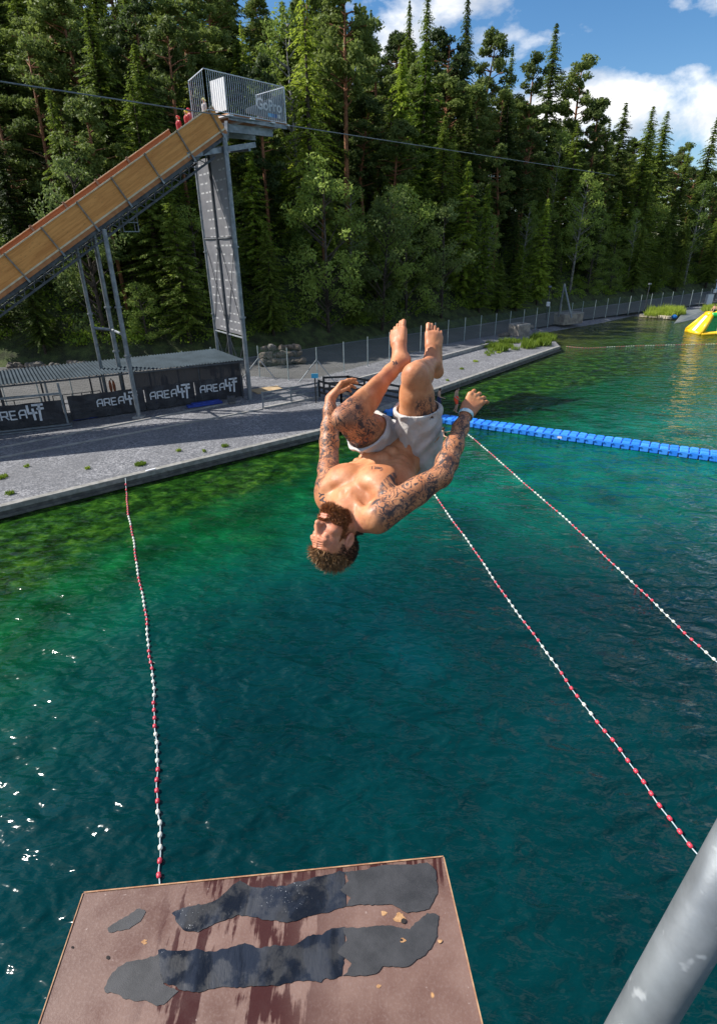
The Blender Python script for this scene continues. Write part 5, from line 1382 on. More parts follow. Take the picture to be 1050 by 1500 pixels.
for (px_, py_, R_) in ((206, 681, .30), (129, 687, .16), (330, 654, .22), (262, 661, .16), (300, 662, .12), (3, 700, .3), (15, 724, .2), (40, 684, .13), (696, 530, .25), (715, 521, .2), (676, 541, .2), (730, 517, .28), (655, 558, .16)):
    g = gp(px_, py_, GZ); blades([(g[0], g[1], GZ, R_, .8)], .22, 'grass_tuft', 'small green weeds sprouting from the gravel terrace', M_gr, 1600)
mb = MB(); g = gp(221, 688.5, GZ + .1); mb.box(g + (0, 0, .02), (.5, .12, .03), (nrm(np.array([13.75, 10.8, 0])), nrm(np.array([-10.8, 13.75, 0])), (0, 0, 1))); tag(mb.build('depth_plate', M_white), 'small white plate fixed on the coping right of the left bead rope', 'plate')

# ------------------------------------------------------------------ floating dock of blue cubes
da, db = gp(548, 599, .38), gp(1052, 668, .38); da = da - nrm(db - da) * .8; dd = nrm(db - da); dn = np.array([-dd[1], dd[0], 0])
dock = empty('floating_dock', da * (1, 1, 0), label='long floating walkway of bright blue plastic cubes crossing the pond', cat='dock')
n = NT('blue_plastic'); co = n.coord('Object'); oi = n.n('ObjectInfo').outputs['Random']
c = n.mix(oi, (.02, .20, .78), (.06, .31, .86)); c = n.mix(n.mapr(n.noise(co, 5, 4), .55, .75, 0, .3), c, (.12, .25, .55))
M_blue = n.bsdf(c, .38, 0, n.bump(n.noise(co, 9, 2), .1, .02))
b = bmesh.new(); bmesh.ops.create_cube(b, size=1)
for v in b.verts: v.co.x *= .47; v.co.y *= .47; v.co.z *= .40
bmesh.ops.bevel(b, geom=b.edges[:] , offset=.045, segments=3, affect='EDGES')
top = [f for f in b.faces if f.normal.z > .99 and f.calc_area() > .05]
r_ = bmesh.ops.inset_region(b, faces=top, thickness=.035, depth=0); bmesh.ops.translate(b, verts=list({v for f in top for v in f.verts}), vec=(0, 0, .012))
for sx_ in (-1, 1):
    for sy_ in (-1, 1):
        m4 = Matrix.Translation((sx_ * .235, sy_ * .235, .10)) @ Matrix.Diagonal((.10, .10, .045, 1)); bmesh.ops.create_cube(b, size=1, matrix=m4)
cme = bpy.data.meshes.new('float_cube'); b.to_mesh(cme); b.free(); cme.materials.append(M_blue); cme.polygons.foreach_set('use_smooth', [False] * len(cme.polygons))
rz = math.atan2(dd[1], dd[0]); cnt = 0
nrow = int(np.linalg.norm(db - da) / .5) + 2
for i in range(nrow):
    for j in (0, 1):
        o = bpy.data.objects.new('float_cube', cme); C.objects.link(o); o.parent = dock; o.matrix_parent_inverse = Matrix.Translation(-dock.location)
        q = da + dd * (.5 * i) + dn * (.25 + .5 * j); o.location = (q[0], q[1], .19 + .012 * math.sin(i * .9 + j)); o.rotation_euler = (rr.normal(0, .012), rr.normal(0, .012), rz); cnt += 1
run = MB(); cv_ = [np.array(v.co) for v in cme.vertices]; Rz = np.array([[dd[0], -dd[1], 0], [dd[1], dd[0], 0], [0, 0, 1]])
for i in range(nrow, nrow + 18):
    for j in (0, 1):
        q = da + dd * (.5 * i) + dn * (.25 + .5 * j); q[2] = .19 + .012 * math.sin(i * .9 + j); run.add([Rz @ v + q for v in cv_], [tuple(p.vertices) for p in cme.polygons])
run.build('float_cube', M_blue, dock)['kind'] = 'stuff'
q = da + dd * 13.8 + np.array([0, 0, 0]); MB().box((q[0], q[1], .26) - dn * .245, (.26, .02, .12), (dd, dn, (0, 0, 1))).build('number_plate', M_white, dock)

# ------------------------------------------------------------------ lane ropes
M_red = mottled('red_bead', (.55, .035, .06), (.65, .06, .09), 6, .45); M_wh = mottled('white_bead', (.62, .60, .50), (.74, .72, .62), 6, .5); M_redd = mottled('faded_red_bead', (.50, .10, .08), (.58, .15, .12), 6, .5)
M_rope = mottled('rope', (.30, .36, .38), (.42, .48, .50), 8, .8)
bead = MB(); bead.tube([(-.062, 0, 0), (-.05, 0, 0), (-.03, 0, 0), (.03, 0, 0), (.05, 0, 0), (.062, 0, 0)], [.016, .032, .045, .045, .032, .016], 10)
def bead_mesh(mat): me = bpy.data.meshes.new('float'); me.from_pydata(bead.v, [], bead.f); me.materials.append(mat); me.polygons.foreach_set('use_smooth', [True] * len(me.polygons)); return me
BM = {0: bead_mesh(M_red), 1: bead_mesh(M_wh), 2: bead_mesh(M_redd)}
def lane_rope(pix, label, step, pattern, anchor=None, k=(0, 1), maxn=100):
    P_ = [gp(x, y, .03) for x, y in pix]
    # Catmull-Rom through the points
    Q = []
    for i in range(len(P_) - 1):
        p0, p1, p2, p3 = P_[max(0, i - 1)], P_[i], P_[i + 1], P_[min(len(P_) - 1, i + 2)]
        for t in np.linspace(0, 1, 14, endpoint=False): Q.append(.5 * ((2 * p1) + (-p0 + p2) * t + (2 * p0 - 5 * p1 + 4 * p2 - p3) * t ** 2 + (-p0 + 3 * p1 - 3 * p2 + p3) * t ** 3))
    Q.append(P_[-1]); Q = np.array(Q)
    dq = np.gradient(Q, axis=0); pq = np.stack([-dq[:, 1], dq[:, 0], 0 * dq[:, 0]], 1); pq /= np.linalg.norm(pq, axis=1)[:, None]; kk = np.arange(len(Q)); Q = Q + pq * (.022 * np.sin(kk * .31 + len(Q)) + .010 * np.sin(kk * .9))[:, None]
    if anchor is not None: Q = np.vstack([anchor, Q])
    root = empty('lane_rope', Q[0], label=label, cat='rope', group='floating bead ropes on the pond')
    MB().tube(list(Q + (0, 0, .0)), .014, 6).build('rope', M_rope, root, smooth=True)
    Q = Q[::-1]; rest = MB(); restm = None
    seg = np.linalg.norm(np.diff(Q, axis=0), axis=1); cum = np.concatenate([[0], np.cumsum(seg)]); s_ = .35; n_ = 0
    tot = int((cum[-1] - .35) / step)
    while s_ < cum[-1] - .1:
        i = np.searchsorted(cum, s_) - 1; q = Q[i] + (Q[i + 1] - Q[i]) * (s_ - cum[i]) / seg[i]; d_ = nrm(Q[i + 1] - Q[i])
        kind = pattern(max(0, tot - n_), s_)
        if n_ >= maxn:
            M3 = np.array(V(d_).to_track_quat('X', 'Z').to_matrix()); rest.add([M3 @ np.array(v) + q for v in bead.v], bead.f); s_ += step; n_ += 1; continue
        o = bpy.data.objects.new('float', BM[kind]); C.objects.link(o); o.parent = root; o.matrix_parent_inverse = Matrix.Translation(-root.location)
        o.location = V(q + (0, 0, .012)); o.rotation_euler = V(d_).to_track_quat('X', 'Z').to_euler(); s_ += step * (1 + rr.normal(0, .03)); n_ += 1
    if rest.v: ro_ = rest.build('float', M_red, root, smooth=True); ro_['kind'] = 'stuff'
    print('beads', label[:20], n_, cum[-1])
pat = lambda n_, s_: 0 if (n_ // 4) % 2 == 0 else 1
lane_rope([(185, 722), (190, 760), (200, 820), (213, 900), (221, 970), (227, 1040), (230, 1120), (233, 1200), (235, 1285), (236, 1330)], 'red and white bead rope floating on the left, ending behind the board', .285, lambda n_, s_: (0 if n_ < 13 else pat(n_ - 13 + 4, 0)), anchor=gp(184, 700, GZ + .12))
lane_rope([(560, 600 + 10), (637, 725), (700, 815), (770, 915), (850, 1025), (930, 1130), (1020, 1252), (1060, 1302), (1230, 1510)], 'red and white bead rope running down the middle toward the steel pole', .30, lambda n_, s_: (0 if ((n_ // 4) % 2 == 0 or n_ > 93) else 1))
lane_rope([(650, 612), (690, 640), (740, 684), (815, 749), (900, 828), (980, 906), (1050, 971), (1110, 1030), (1250, 1168)], 'red and white bead rope on the right, crossing out of the right edge', .30, pat)
lane_rope([(828, 507.5), (862, 510), (900, 508), (960, 506), (1054, 504), (1140, 503)], 'distant red and white bead rope stretched from the terrace tip past the inflatable', .30, lambda n_, s_: (2 if n_ < 16 else (1 if (n_ // 4) % 2 == 0 else 2)))

# ------------------------------------------------------------------ inflatable
c0 = gp(1068, 491, 0); fa, fb = gp(1026, 490.5, 0), gp(1013, 487.5, 0); e2 = nrm(fb - fa); e1 = np.array([e2[1], -e2[0], 0])
inf = empty('inflatable_slide', fa, label='yellow and green inflatable pyramid floating at the right edge', cat='inflatable')
M_yel = mottled('yellow_vinyl', (.80, .46, .01), (.86, .55, .03), 1, .32); M_grn = mottled('green_vinyl', (.005, .30, .05), (.01, .38, .08), 1, .32); M_lyel = mottled('light_vinyl', (.55, .72, .35), (.60, .75, .42), 1, .32)
BLn, BD, HT, IN = 7.5, 3.2, 2.3, 1.5
def ip(x, y, z): return fa + e1 * x + e2 * y + np.array([0, 0, z])
cor = [ip(0, 0, 0), ip(BLn, 0, 0), ip(BLn, BD, 0), ip(0, BD, 0)]; tp_ = [ip(IN, 1.0, HT), ip(BLn - IN, 1.0, HT), ip(BLn - IN, BD - 1.0, HT), ip(IN, BD - 1.0, HT)]
mb = MB(); mb.add(cor + tp_, [(0, 1, 5, 4), (1, 2, 6, 5), (2, 3, 7, 6), (3, 0, 4, 7), (4, 5, 6, 7), (3, 2, 1, 0)]); mb.build('body', M_grn, inf)
for i in range(4):
    MB().tube([cor[i] + (0, 0, .2), tp_[i] + (0, 0, -.1)], .30, 14).build('corner_tube', M_yel, inf, smooth=True)
    MB().tube([tp_[i], tp_[(i + 1) % 4]], .32, 14).build('top_tube', M_yel if i else M_grn, inf, smooth=True)
    MB().tube([cor[i] + (0, 0, .12), cor[(i + 1) % 4] + (0, 0, .12)], .26, 12).build('base_tube', M_yel, inf, smooth=True)
mb = MB(); mb.add([ip(.5, .15, .35), ip(1.25, .15, .35), ip(IN + .45, 2.0, HT + .05), ip(IN - .1, 2.0, HT + .1)], [(0, 1, 2, 3)]); 
def fpanel(x0, x1, mat, nm):   # panel on the front face between two fractions
    f0 = lambda x, t: ip(x * BLn + (IN + x * (BLn - 2 * IN) - x * BLn) * t, 1.0 * t - .06, HT * t)
    mb = MB(); q = [f0(x0, .06), f0(x1, .06), f0(x1, .97), f0(x0, .97)]; mb.add(q + [p_ + e2 * .05 for p_ in q], [(0, 1, 2, 3), (7, 6, 5, 4), (0, 4, 5, 1), (1, 5, 6, 2), (2, 6, 7, 3), (3, 7, 4, 0)]); mb.build(nm, mat, inf)
fpanel(.25, .31, M_lyel, 'light_stripe'); fpanel(.311, .80, M_yel, 'yellow_panel')
mb = MB(); q = [ip(-.12, BD, .1), ip(-.12, 0, .1), ip(IN - .12, 1.0, HT), ip(IN - .12, BD - 1.0, HT)]; mb.add(q + [p_ + e1 * .05 for p_ in q], [(0, 1, 2, 3), (7, 6, 5, 4), (0, 4, 5, 1), (1, 5, 6, 2), (2, 6, 7, 3), (3, 7, 4, 0)]); mb.build('yellow_panel', M_yel, inf)
mb = MB(); q = [ip(-.18, BD * .62, .2), ip(-.18, BD * .42, .2), ip(IN - .18, BD * .44, HT), ip(IN - .18, BD * .58, HT)]; mb.add(q + [p_ + e1 * .05 for p_ in q], [(0, 1, 2, 3), (7, 6, 5, 4), (0, 4, 5, 1), (1, 5, 6, 2), (2, 6, 7, 3), (3, 7, 4, 0)]); mb.build('light_stripe', M_white, inf)  # white stripe painted as the highlight on the yellow side face
# ------------------------------------------------------------------ the other people: small SDF figures
def small_person(base, face, jt, label, height=1.75, h=.018, skin=(.50, .27, .17), hair=(.03, .018, .010), shorts=None, top=None, helmet=None, group=None, hide_legs=False, wet=False):
    """base: world point, face: horizontal facing; jt: joints in local (right, forward, up) for a 1.75 m figure"""
    f = nrm(np.array([face[0], face[1], 0])); r = np.array([f[1], -f[0], 0]); k = height / 1.75
    W_ = {a: np.array(base) + (r * v[0] + f * v[1] + np.array([0, 0, 1]) * v[2]) * k for a, v in jt.items()}
    allp = np.array(list(W_.values())); S = SDF(allp.min(0) - .25 * k, allp.max(0) + .25 * k, h)
    A = np.array([r, f, (0, 0, 1)], float)
    def c(a, b, ra, rb, kk=.03): S.cone(W_[a], W_[b], ra * k, rb * k, kk * k)
    sp_ = nrm(W_['neck'] - W_['pelvis']); A2 = np.array([r, nrm(np.cross(sp_, r)), sp_])
    if A2[1] @ f < 0: A2[1] *= -1
    ch = W_['pelvis'] * .3 + W_['neck'] * .7
    S.ell(ch, (.165 * k, .105 * k, .20 * k), A2, .04 * k); c('pelvis', 'neck', .125, .07, .05); S.ell(W_['pelvis'], (.155 * k, .11 * k, .12 * k), A2, .05 * k)
    c('neck', 'head', .055, .055); hc = W_['head']
    S.ell(hc, (.075 * k, .095 * k, .115 * k), A, .02 * k); S.ell(hc + f * .09 * k - np.array([0, 0, .02]) * k, (.012 * k, .02 * k, .022 * k), A, .01 * k)
    for s in 'LR':
        c('neck', 'sh' + s, .06, .058, .04); c('sh' + s, 'el' + s, .052, .040); c('el' + s, 'wr' + s, .040, .026)
        d = nrm(W_['wr' + s] - W_['el' + s]); w = W_['wr' + s]; sd = nrm(np.cross(d, f)) if abs(d @ f) < .9 else r
        S.cone(w, w + d * .07 * k, .03 * k, .034 * k, .01, flat=(sd, .5))
        for q in (-1.5, -.5, .5, 1.5): S.cone(w + d * .07 * k + np.cross(sd, d) * q * .017 * k, w + d * (.16 - abs(q) * .01) * k + np.cross(sd, d) * q * .019 * k, .010 * k, .008 * k, .006)
        S.cone(w + d * .03 * k, w + d * .08 * k + np.cross(sd, d) * .045 * k, .012 * k, .009 * k, .01)
        if 'kn' + s in W_:
            c('hp' + s, 'kn' + s, .088, .058); c('kn' + s, 'an' + s, .055, .036)
            m_ = W_['kn' + s] * .68 + W_['an' + s] * .32 - f * .015 * k; S.ell(m_, (.052 * k, .055 * k, .11 * k), A, .03 * k)
            a_ = W_['an' + s]; S.cone(a_ - f * .03 * k - np.array([0, 0, .04]) * k, a_ + f * .15 * k - np.array([0, 0, .045]) * k, .035 * k, .028 * k, .02, flat=((0, 0, 1), .8)); S.cone(a_, a_ + f * .10 * k - np.array([0, 0, .045]) * k, .036 * k, .028 * k, .02)
    root = empty('person', base, label=label, cat='person', group=group); Mi = Matrix.Translation(-root.location)
    sk = mottled('skin_small', skin, tuple(q * .85 for q in skin), 9, .55)
    o, _ = S.mesh('body', sk); o.parent = root; o.matrix_parent_inverse = Mi
    Hh = SDF(hc - .2 * k, hc + .2 * k, .012 * k); Hh.ell(hc - f * .012 * k + np.array([0, 0, .018]) * k, (.084 * k, .10 * k, .115 * k) if not helmet else (.125 * k, .145 * k, .135 * k), A, .01)
    Hh.cut(hc + f * .05 * k + (0, 0, (.03 if helmet else -.01)), nrm(f * .8 - np.array([0, 0, .75]))); Hh.cut(hc - (0, 0, .05 * k), (0, 0, -1))
    o, _ = Hh.mesh('helmet' if helmet else 'hair', mottled('helmet_' + ('c'), helmet, tuple(q * .9 for q in helmet), 3, .3) if helmet else mottled('hair_small', hair, tuple(q * 2 for q in hair), 30, .8)); o.parent = root; o.matrix_parent_inverse = Mi
    def garment(name, prims, col):
        G = SDF(allp.min(0) - .25 * k, allp.max(0) + .25 * k, .016)
        for pr in prims: G.cone(*pr)
        o, _ = G.mesh(name, mottled('fabric', col, tuple(q * .85 for q in col), 14, .85)); o.parent = root; o.matrix_parent_inverse = Mi
    if shorts is not None and 'knL' in W_:
        garment('shorts', [(W_['pelvis'] + (0, 0, .09 * k), W_['pelvis'], .148 * k, .16 * k, .03)] + [(W_['hp' + s], W_['hp' + s] * .35 + W_['kn' + s] * .65, .112 * k, .105 * k, .03) for s in 'LR'], shorts)
    if top is not None:
        garment('wetsuit_top', [(W_['pelvis'], ch, .165 * k, .185 * k, .04), (ch, W_['neck'] - (0, 0, .03), .18 * k, .085 * k, .03)] + [(W_['sh' + s], W_['sh' + s] * .3 + W_['el' + s] * .7, .072 * k, .062 * k, .03) for s in 'LR'], top)
    return root
ST = dict(pelvis=(0, 0, .95), neck=(0, .01, 1.47), head=(0, .03, 1.63), shL=(-.18, 0, 1.42), shR=(.18, 0, 1.42), elL=(-.23, -.03, 1.13), elR=(.23, -.02, 1.13), wrL=(-.24, .08, .90), wrR=(.24, .08, .90),
          hpL=(-.09, 0, .92), hpR=(.09, 0, .92), knL=(-.10, .03, .50), knR=(.10, .03, .50), anL=(-.11, -.02, .07), anR=(.11, -.01, .07))
def pose(**kw): d = dict(ST); d.update(kw); return d
zt = .40
g = gp(667, 604, zt) + (0, .1, 0)
small_person((g[0], g[1], zt), (.75, -.5), pose(knR=(.10, .16, .53), anR=(.12, .10, .07), anL=(-.10, -.14, .07), head=(0, .08, 1.61), wrL=(-.16, .16, .92), wrR=(.2, .2, .98)), 'man in bright red orange shorts standing on the blue dock', shorts=(.85, .07, .015), group='bathers')
g = gp(642, 604, zt) + (0, .1, 0)
small_person((g[0], g[1], zt), (.9, -.2), pose(knR=(.10, .14, .52), anR=(.12, .12, .07), head=(0, .06, 1.61), elR=(.24, .1, 1.15), wrR=(.22, .34, 1.08)), 'man in dark blue shorts on the dock left of the one in red shorts', 1.70, shorts=(.015, .02, .07), group='bathers')
g = gp(648, 636, 0)
small_person((g[0], g[1], -1.28), (1, -.3), pose(elR=(.45, .18, 1.30), wrR=(.62, .35, 1.31), elL=(-.40, .16, 1.28), wrL=(-.55, .32, 1.30)), 'swimmer with short brown hair treading water below the blue dock', group='bathers')
g = ip(IN + .6, 1.6, HT + .3)
SIT = pose(pelvis=(0, 0, .14), neck=(0, .06, .66), head=(0, .1, .83), shL=(-.18, .05, .61), shR=(.18, .05, .61), elL=(-.24, .12, .35), elR=(.24, .12, .35), wrL=(-.18, .34, .34), wrR=(.18, .34, .34), hpL=(-.09, 0, .13), hpR=(.09, 0, .13), knL=(-.12, .36, .42), knR=(.12, .36, .42), anL=(-.12, .60, .10), anR=(.12, .60, .10))
small_person(g, (-.8, -.5), SIT, 'bather in dark shorts sitting on top of the inflatable', shorts=(.01, .01, .03), group='bathers')
# riders at the top of the ramp: placed on the far upper edge
def rider(px, ht, sl, face, label, col, hel, posex=None, h_=.82):
    base = RP(sl, ht, h_); small_person(base, face, posex or ST, label, 1.7, top=col, helmet=hel, shorts=(.01, .012, .03), group='riders in helmets waiting at the top of the ramp')
rider(255, 3.2, 8.2, (-.7, -.7), 'rider in a red top and red helmet, leftmost at the ramp top', (.40, .03, .04), (.75, .06, .05))
rider(267, 3.0, 8.8, (-.7, -.7), 'rider in a red top and yellow helmet between the two red helmets', (.42, .04, .04), (.85, .70, .05), ST)
rider(273, 3.3, 9.15, (-.7, -.7), 'rider in a pink top and red helmet beside the yellow helmet', (.60, .18, .20), (.75, .06, .06), ST)
rider(292, 2.3, 10.0, (-.7, -.7), 'rider in a pale top and light yellow helmet next to the railing', (.45, .42, .42), (.85, .80, .25), ST)
# ------------------------------------------------------------------ diving board in the foreground
BZ = CH - 1.9
cs_ = [gp(x, y, BZ) for x, y in [(122, 1307), (650, 1254), (703, 1500), (55, 1500)]]
fL, fR = cs_[0], cs_[1]; ex = nrm(fR - fL); ey = nrm((cs_[0] - cs_[3]) + (cs_[1] - cs_[2])); ey = nrm(ey - ex * (ex @ ey)); BW = np.linalg.norm(fR - fL)
mid = (fL + fR) / 2; TH_ = .028
def bp(u, v, z=0): return mid + ex * u + ey * v + np.array([0, 0, z])
board = empty('diving_board', bp(0, -1.2, 0), label='weathered reddish brown wooden jump board with torn dark grip patches in the foreground', cat='board')
n = NT('board_laminate'); co = n.wpos()
mpb = n.n('Mapping', {'vector_type': 'POINT'}, Vector=co); mpb.inputs['Location'].default_value = tuple(-mid)
v = mpb.outputs[0]; sx = n.n('SeparateXYZ', Vector=v); U_, V_ = sx.outputs[0], sx.outputs[1]
streak = n.noise(n.n('Mapping', Vector=v).outputs[0], 3, 4)
st2 = n.n('Mapping', Vector=v); st2.inputs['Scale'].default_value = (14, 1.6, 1); drips = n.noise(st2.outputs[0], 1.0, 5, .65, .4)
fine = n.noise(v, 120, 3, .7)
base = n.mix(n.mapr(n.noise(v, 2.0, 5, .6), .3, .7), (.095, .045, .032), (.19, .112, .088))
base = n.mix(n.mapr(fine, .45, .7, 0, .35), base, (.23, .16, .14))
# damp dark patches: middle third, running toward the viewer
um = n.math('MULTIPLY', n.mapr(U_, -.36, -.22), n.mapr(U_, .30, .05)); vm = n.mapr(V_, -.62, -.30)
wet = n.math('MULTIPLY', n.math('MULTIPLY', um, 1.0), n.mapr(n.math('ADD', drips, n.math('MULTIPLY', n.noise(v, 6, 5), .8)), .86, .93))
edge_w = n.math('MULTIPLY', n.mapr(V_, -.07, -.01), n.mapr(n.noise(st2.outputs[0], 1.7, 3), .48, .56)); wet = n.math('MAXIMUM', wet, n.math('MULTIPLY', edge_w, n.mapr(U_, -.33, -.2)))
base = n.mix(n.math('MULTIPLY', wet, .92), base, (.040, .010, .007))
knots = n.mapr(n.noise(v, 11, 2), .74, .77); base = n.mix(knots, base, (.55, .30, .12))
scr = n.mapr(n.noise(n.n('Mapping', Vector=v).outputs[0], 60, 2, .5), .72, .76, 0, .6)
base = n.mix(scr, base, (.34, .26, .23))
rgh = n.math('SUBTRACT', n.mapr(n.noise(v, 8, 4), .3, .7, .34, .60), n.math('MULTIPLY', wet, .24))
M_board = n.bsdf(base, rgh, 0, n.bump(fine, .35, .0015))
MB().box(bp(0, -1.3, -TH_ / 2), (BW, 2.6, TH_), (ex, ey, (0, 0, 1))).build('deck', M_board, board, bevel=.003)
M_edgeb = mottled('raw_edge', (.30, .14, .07), (.46, .28, .15), 30, .8, bs=90)
mb = MB(); mb.box(bp(0, .0015, -TH_ / 2 - .0005), (BW - .004, .003, TH_ * .9), (ex, ey, (0, 0, 1)))
for s in (-1, 1): mb.box(bp(s * (BW / 2 - .002), -1.3, .0013), (.0028, 2.59, .0036), (ex, ey, (0, 0, 1)))
mb.box(bp(0, -.002, .0013), (BW - .02, .004, .0036), (ex, ey, (0, 0, 1)))
mb.build('edge_strip', M_edgeb, board)
for v_ in (-.6, -1.8): MB().box(bp(0, v_, -TH_ - .05), (BW * .9, .08, .1), (ex, ey, (0, 0, 1))).build('support_batten', M_steel, board)
for s in (-1, 1): MB().box(bp(s * .38, -1.6, -TH_ - .16), (.08, 2.4, .12), (ex, ey, (0, 0, 1))).build('support_beam', M_steel, board)
# grip patches: outlines with torn edges
def patch(name, pix, mat, z, jit, seed, label=None):
    r = np.random.RandomState(seed); pts = []
    P_ = [gp(x, y, BZ)[:2] for x, y in pix]
    for a, b in zip(P_, P_[1:] + P_[:1]):
        L = np.linalg.norm(b - a); k = max(2, int(L / .008)); pr = 0
        for i in range(k):
            pr = .86 * pr + r.normal(0, jit * .8); nn = nrm(np.array([-(b - a)[1], (b - a)[0]])); pts.append(a + (b - a) * i / k + nn * pr * math.sin(math.pi * i / k) ** .5)
    b = bmesh.new(); vs = [b.verts.new((p[0], p[1], BZ + z)) for p in pts]; f = b.faces.new(vs); bmesh.ops.triangulate(b, faces=[f], ngon_method='EAR_CLIP')
    me = bpy.data.meshes.new(name); b.to_mesh(me); b.free()
    if sum(q.normal.z * q.area for q in me.polygons) < 0: me.flip_normals()
    me.materials.append(mat); o = bpy.data.objects.new(name, me); C.objects.link(o); o.parent = board; o.matrix_parent_inverse = Matrix.Translation(-board.location)
    so_ = o.modifiers.new('thick', 'SOLIDIFY'); so_.thickness = .0012; so_.offset = -1
    if label: o['label'] = label
    return o
n = NT('grip_matte'); v = n.wpos(); M_gripm = n.bsdf(n.mix(n.mapr(n.noise(v, 9, 5, .7), .3, .7), (.016, .017, .020), (.040, .040, .044)), .62, 0, n.bump(n.noise(v, 500, 2), .5, .0012))
n = NT('grip_wet'); v = n.wpos(); stm = n.n('Mapping', Vector=v); stm.inputs['Scale'].default_value = (7, 3, 1)
sp_ = n.math('MULTIPLY', n.mapr(n.noise(v, 230, 2), .68, .74), n.mapr(n.noise(v, 4, 2), .56, .66)); g_ = n.noise(stm.outputs[0], 1, 5, .65, .5)
c = n.mix(n.mapr(g_, .40, .55), (.008, .009, .012), (.020, .024, .034)); c = n.mix(n.math('MULTIPLY', sp_, .8), c, (.55, .57, .6))
M_gripw = n.bsdf(c, n.mapr(n.noise(v, 9, 5, .6), .42, .56, .12, .55), 0, n.bump(n.noise(v, 30, 3), .3, .003, n.bump(g_, .4, .01)))
patch('grip_patch', [(252, 1338), (268, 1330), (310, 1322), (330, 1308), (352, 1290), (372, 1300), (420, 1298), (470, 1284), (505, 1278), (507, 1328), (470, 1338), (420, 1352), (385, 1348), (350, 1340), (318, 1352), (290, 1366), (268, 1362)], M_gripw, .0022, .0026, 1, 'glossy wet navy grip strip in the upper row')
patch('grip_patch', [(504, 1278), (560, 1268), (625, 1264), (638, 1276), (640, 1310), (628, 1332), (596, 1338), (570, 1325), (507, 1328), (514, 1316), (498, 1304), (511, 1291)], M_gripm, .0030, .0018, 2, 'matt dark grey grip strip at the right of the upper row')
patch('grip_patch', [(232, 1392), (270, 1392), (310, 1394), (350, 1384), (400, 1385), (440, 1380), (490, 1360), (505, 1358), (500, 1430), (470, 1440), (430, 1438), (380, 1445), (330, 1446), (300, 1452), (262, 1450), (240, 1440)], M_gripw, .0023, .0030, 3, 'glossy wet navy grip strip in the lower row')
patch('grip_patch', [(502, 1360), (560, 1356), (600, 1362), (625, 1338), (642, 1342), (640, 1372), (622, 1400), (600, 1415), (560, 1416), (545, 1428), (501, 1430), (515, 1412), (494, 1396), (508, 1378)], M_gripm, .0031, .0022, 4, 'matt dark grey grip strip at the right of the lower row')
patch('grip_patch', [(165, 1425), (195, 1408), (234, 1396), (240, 1442), (262, 1452), (240, 1472), (215, 1466), (170, 1456), (153, 1448)], M_gripm, .0016, .0034, 5, 'worn dark grey scrap at the left end of the lower row')
patch('grip_patch', [(158, 1360), (175, 1348), (205, 1331), (214, 1336), (206, 1350), (180, 1363), (160, 1366)], M_gripm, .0016, .0026, 6, 'small separate dark scrap near the left edge')
M_knot = mottled('bare_wood', (.30, .15, .06), (.46, .27, .13), 60, .8)
for i, (x, y, r_) in enumerate(((585, 1344, 8), (590, 1378, 4), (562, 1338, 4), (644, 1380, 3), (555, 1445, 3), (212, 1380, 4))):
    patch('bare_spot', [(x + r_ * math.cos(a) * (1 + .35 * math.sin(3 * a + i)), y + r_ * .9 * math.sin(a)) for a in np.linspace(0, 2 * math.pi, 14)[:-1]], M_knot, .0036 if i in (1, 3) else .0008, .0012, 20 + i)
M_hole = mottled('hole_dark', (.01, .008, .008), (.02, .015, .015), 9, .9)
for x, y, r_ in ((159, 1403, 3), (591, 1350, 4), (588, 1378, 2), (107, 1388, 2)):
    patch('screw_hole', [(x + r_ * math.cos(a), y + r_ * math.sin(a)) for a in np.linspace(0, 2 * math.pi, 9)[:-1]], M_hole, .0042 if x > 500 else .0014, .0002, 40)
# steel pole at the lower right
a_, b_ = dp(936, 1500, .60), dp(1058, 1290, .535); d_ = nrm(b_ - a_)
n = NT('zinc_pole'); co = n.coord('Object'); stp = n.noise(co, 9, 5, .65)
c = n.mix(n.mapr(stp, .3, .7), (.16, .172, .185), (.25, .268, .285)); c = n.mix(n.mapr(n.noise(co, 26, 3), .62, .7, 0, .5), c, (.6, .62, .64))
pole = MB().tube([a_ - d_ * 1.0, b_ + d_ * .6], .0262, 40).build('steel_pole', n.bsdf(c, n.mapr(n.noise(co, 20, 4), .3, .7, .38, .55), .55, n.bump(n.noise(co, 60, 4), .15, .002)), smooth=True)
tag(pole, 'galvanised steel tube slanting across the lower right corner', 'pole')
CLOUD_OFF = (0, 0, 0)
# ------------------------------------------------------------------ sky and sun
SUN_AZ = math.radians(-81); SUN_EL = math.radians(42)        # azimuth from +Y towards +X
sd_ = Vector((math.sin(SUN_AZ) * math.cos(SUN_EL), math.cos(SUN_AZ) * math.cos(SUN_EL), math.sin(SUN_EL)))
sl = bpy.data.lights.new('sun', 'SUN'); sl.energy = 5.0; sl.angle = math.radians(.5); sl.color = (1.0, .955, .88)
so = bpy.data.objects.new('sun', sl); C.objects.link(so); so.rotation_euler = sd_.to_track_quat('Z', 'Y').to_euler(); so.location = (-40, 20, 60)
w = bpy.data.worlds.new('World'); bpy.context.scene.world = w; w.use_nodes = True
t = w.node_tree; t.nodes.clear()
N = t.nodes.new; L_ = t.links.new
out = N('ShaderNodeOutputWorld'); bg = N('ShaderNodeBackground'); L_(bg.outputs[0], out.inputs[0])
sky = N('ShaderNodeTexSky'); sky.sky_type = 'NISHITA'; sky.sun_disc = False
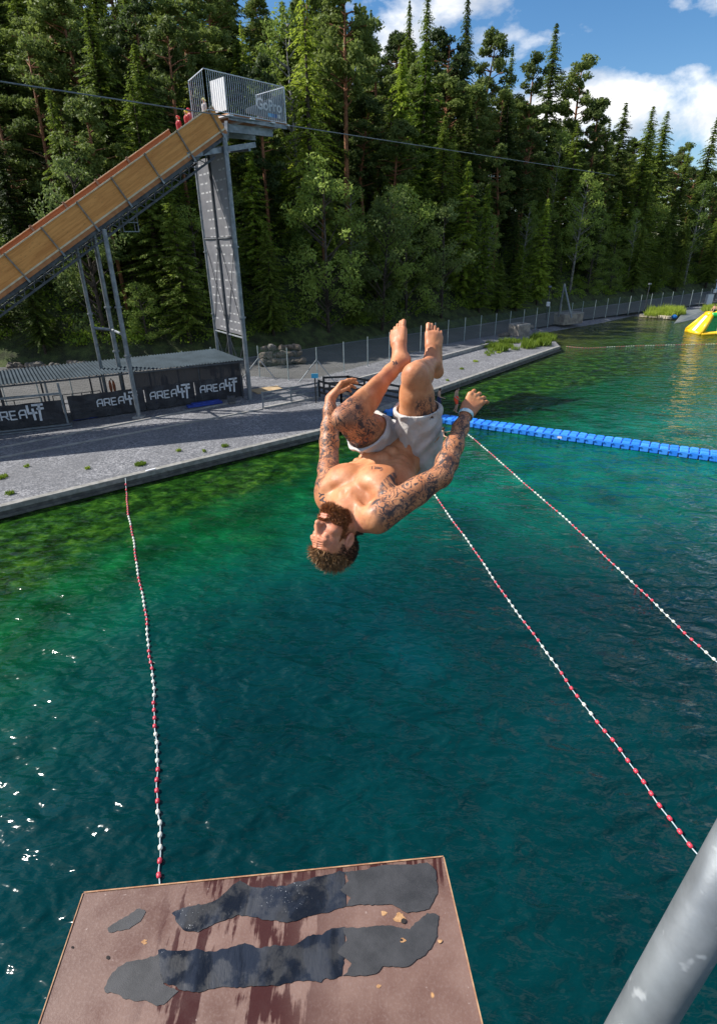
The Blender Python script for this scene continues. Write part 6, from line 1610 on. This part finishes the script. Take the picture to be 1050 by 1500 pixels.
sky.sun_elevation = SUN_EL; sky.sun_rotation = SUN_AZ; sky.altitude = 900; sky.air_density = 1.0; sky.dust_density = .6; sky.ozone_density = 1.5
tc = N('ShaderNodeTexCoord'); mp = N('ShaderNodeMapping'); L_(tc.outputs['Generated'], mp.inputs[0])
mp.inputs['Scale'].default_value = (1.6, 1.6, 2.6); mp.inputs['Location'].default_value = CLOUD_OFF
n1 = N('ShaderNodeTexNoise'); L_(mp.outputs[0], n1.inputs['Vector']); n1.inputs['Scale'].default_value = 2.6; n1.inputs['Detail'].default_value = 9; n1.inputs['Roughness'].default_value = .56; n1.inputs['Distortion'].default_value = .25
r = N('ShaderNodeValToRGB'); L_(n1.outputs[0], r.inputs[0]); r.color_ramp.elements[0].position = .50; r.color_ramp.elements[1].position = .60
n2 = N('ShaderNodeTexNoise'); L_(mp.outputs[0], n2.inputs['Vector']); n2.inputs['Scale'].default_value = 6; n2.inputs['Detail'].default_value = 6
r2 = N('ShaderNodeValToRGB'); L_(n2.outputs[0], r2.inputs[0]); r2.color_ramp.elements[0].position = .35; r2.color_ramp.elements[1].position = .65
r2.color_ramp.elements[0].color = (8.5, 9.0, 9.8, 1); r2.color_ramp.elements[1].color = (15, 15, 15, 1)
mx = N('ShaderNodeMix'); mx.data_type = 'RGBA'; L_(r.outputs[0], mx.inputs['Factor']); hs = N('ShaderNodeHueSaturation'); hs.inputs['Saturation'].default_value = 1.3; hs.inputs['Value'].default_value = 1.65; L_(sky.outputs[0], hs.inputs['Color']); L_(hs.outputs[0], mx.inputs[6]); L_(r2.outputs[0], mx.inputs[7])
L_(mx.outputs[2], bg.inputs[0]); bg.inputs[1].default_value = .055
sc = bpy.context.scene
sc.view_settings.view_transform = 'Standard'; sc.view_settings.look = 'None'; sc.view_settings.gamma = 1; sc.view_settings.use_curve_mapping = False
sc.view_settings.exposure = .68
sc.render.engine = 'CYCLES'; sc.cycles.use_denoising = True
sc.cycles.max_bounces = 7; sc.cycles.diffuse_bounces = 4; sc.cycles.glossy_bounces = 3; sc.cycles.transparent_max_bounces = 12
print('script', time.time() - T0)
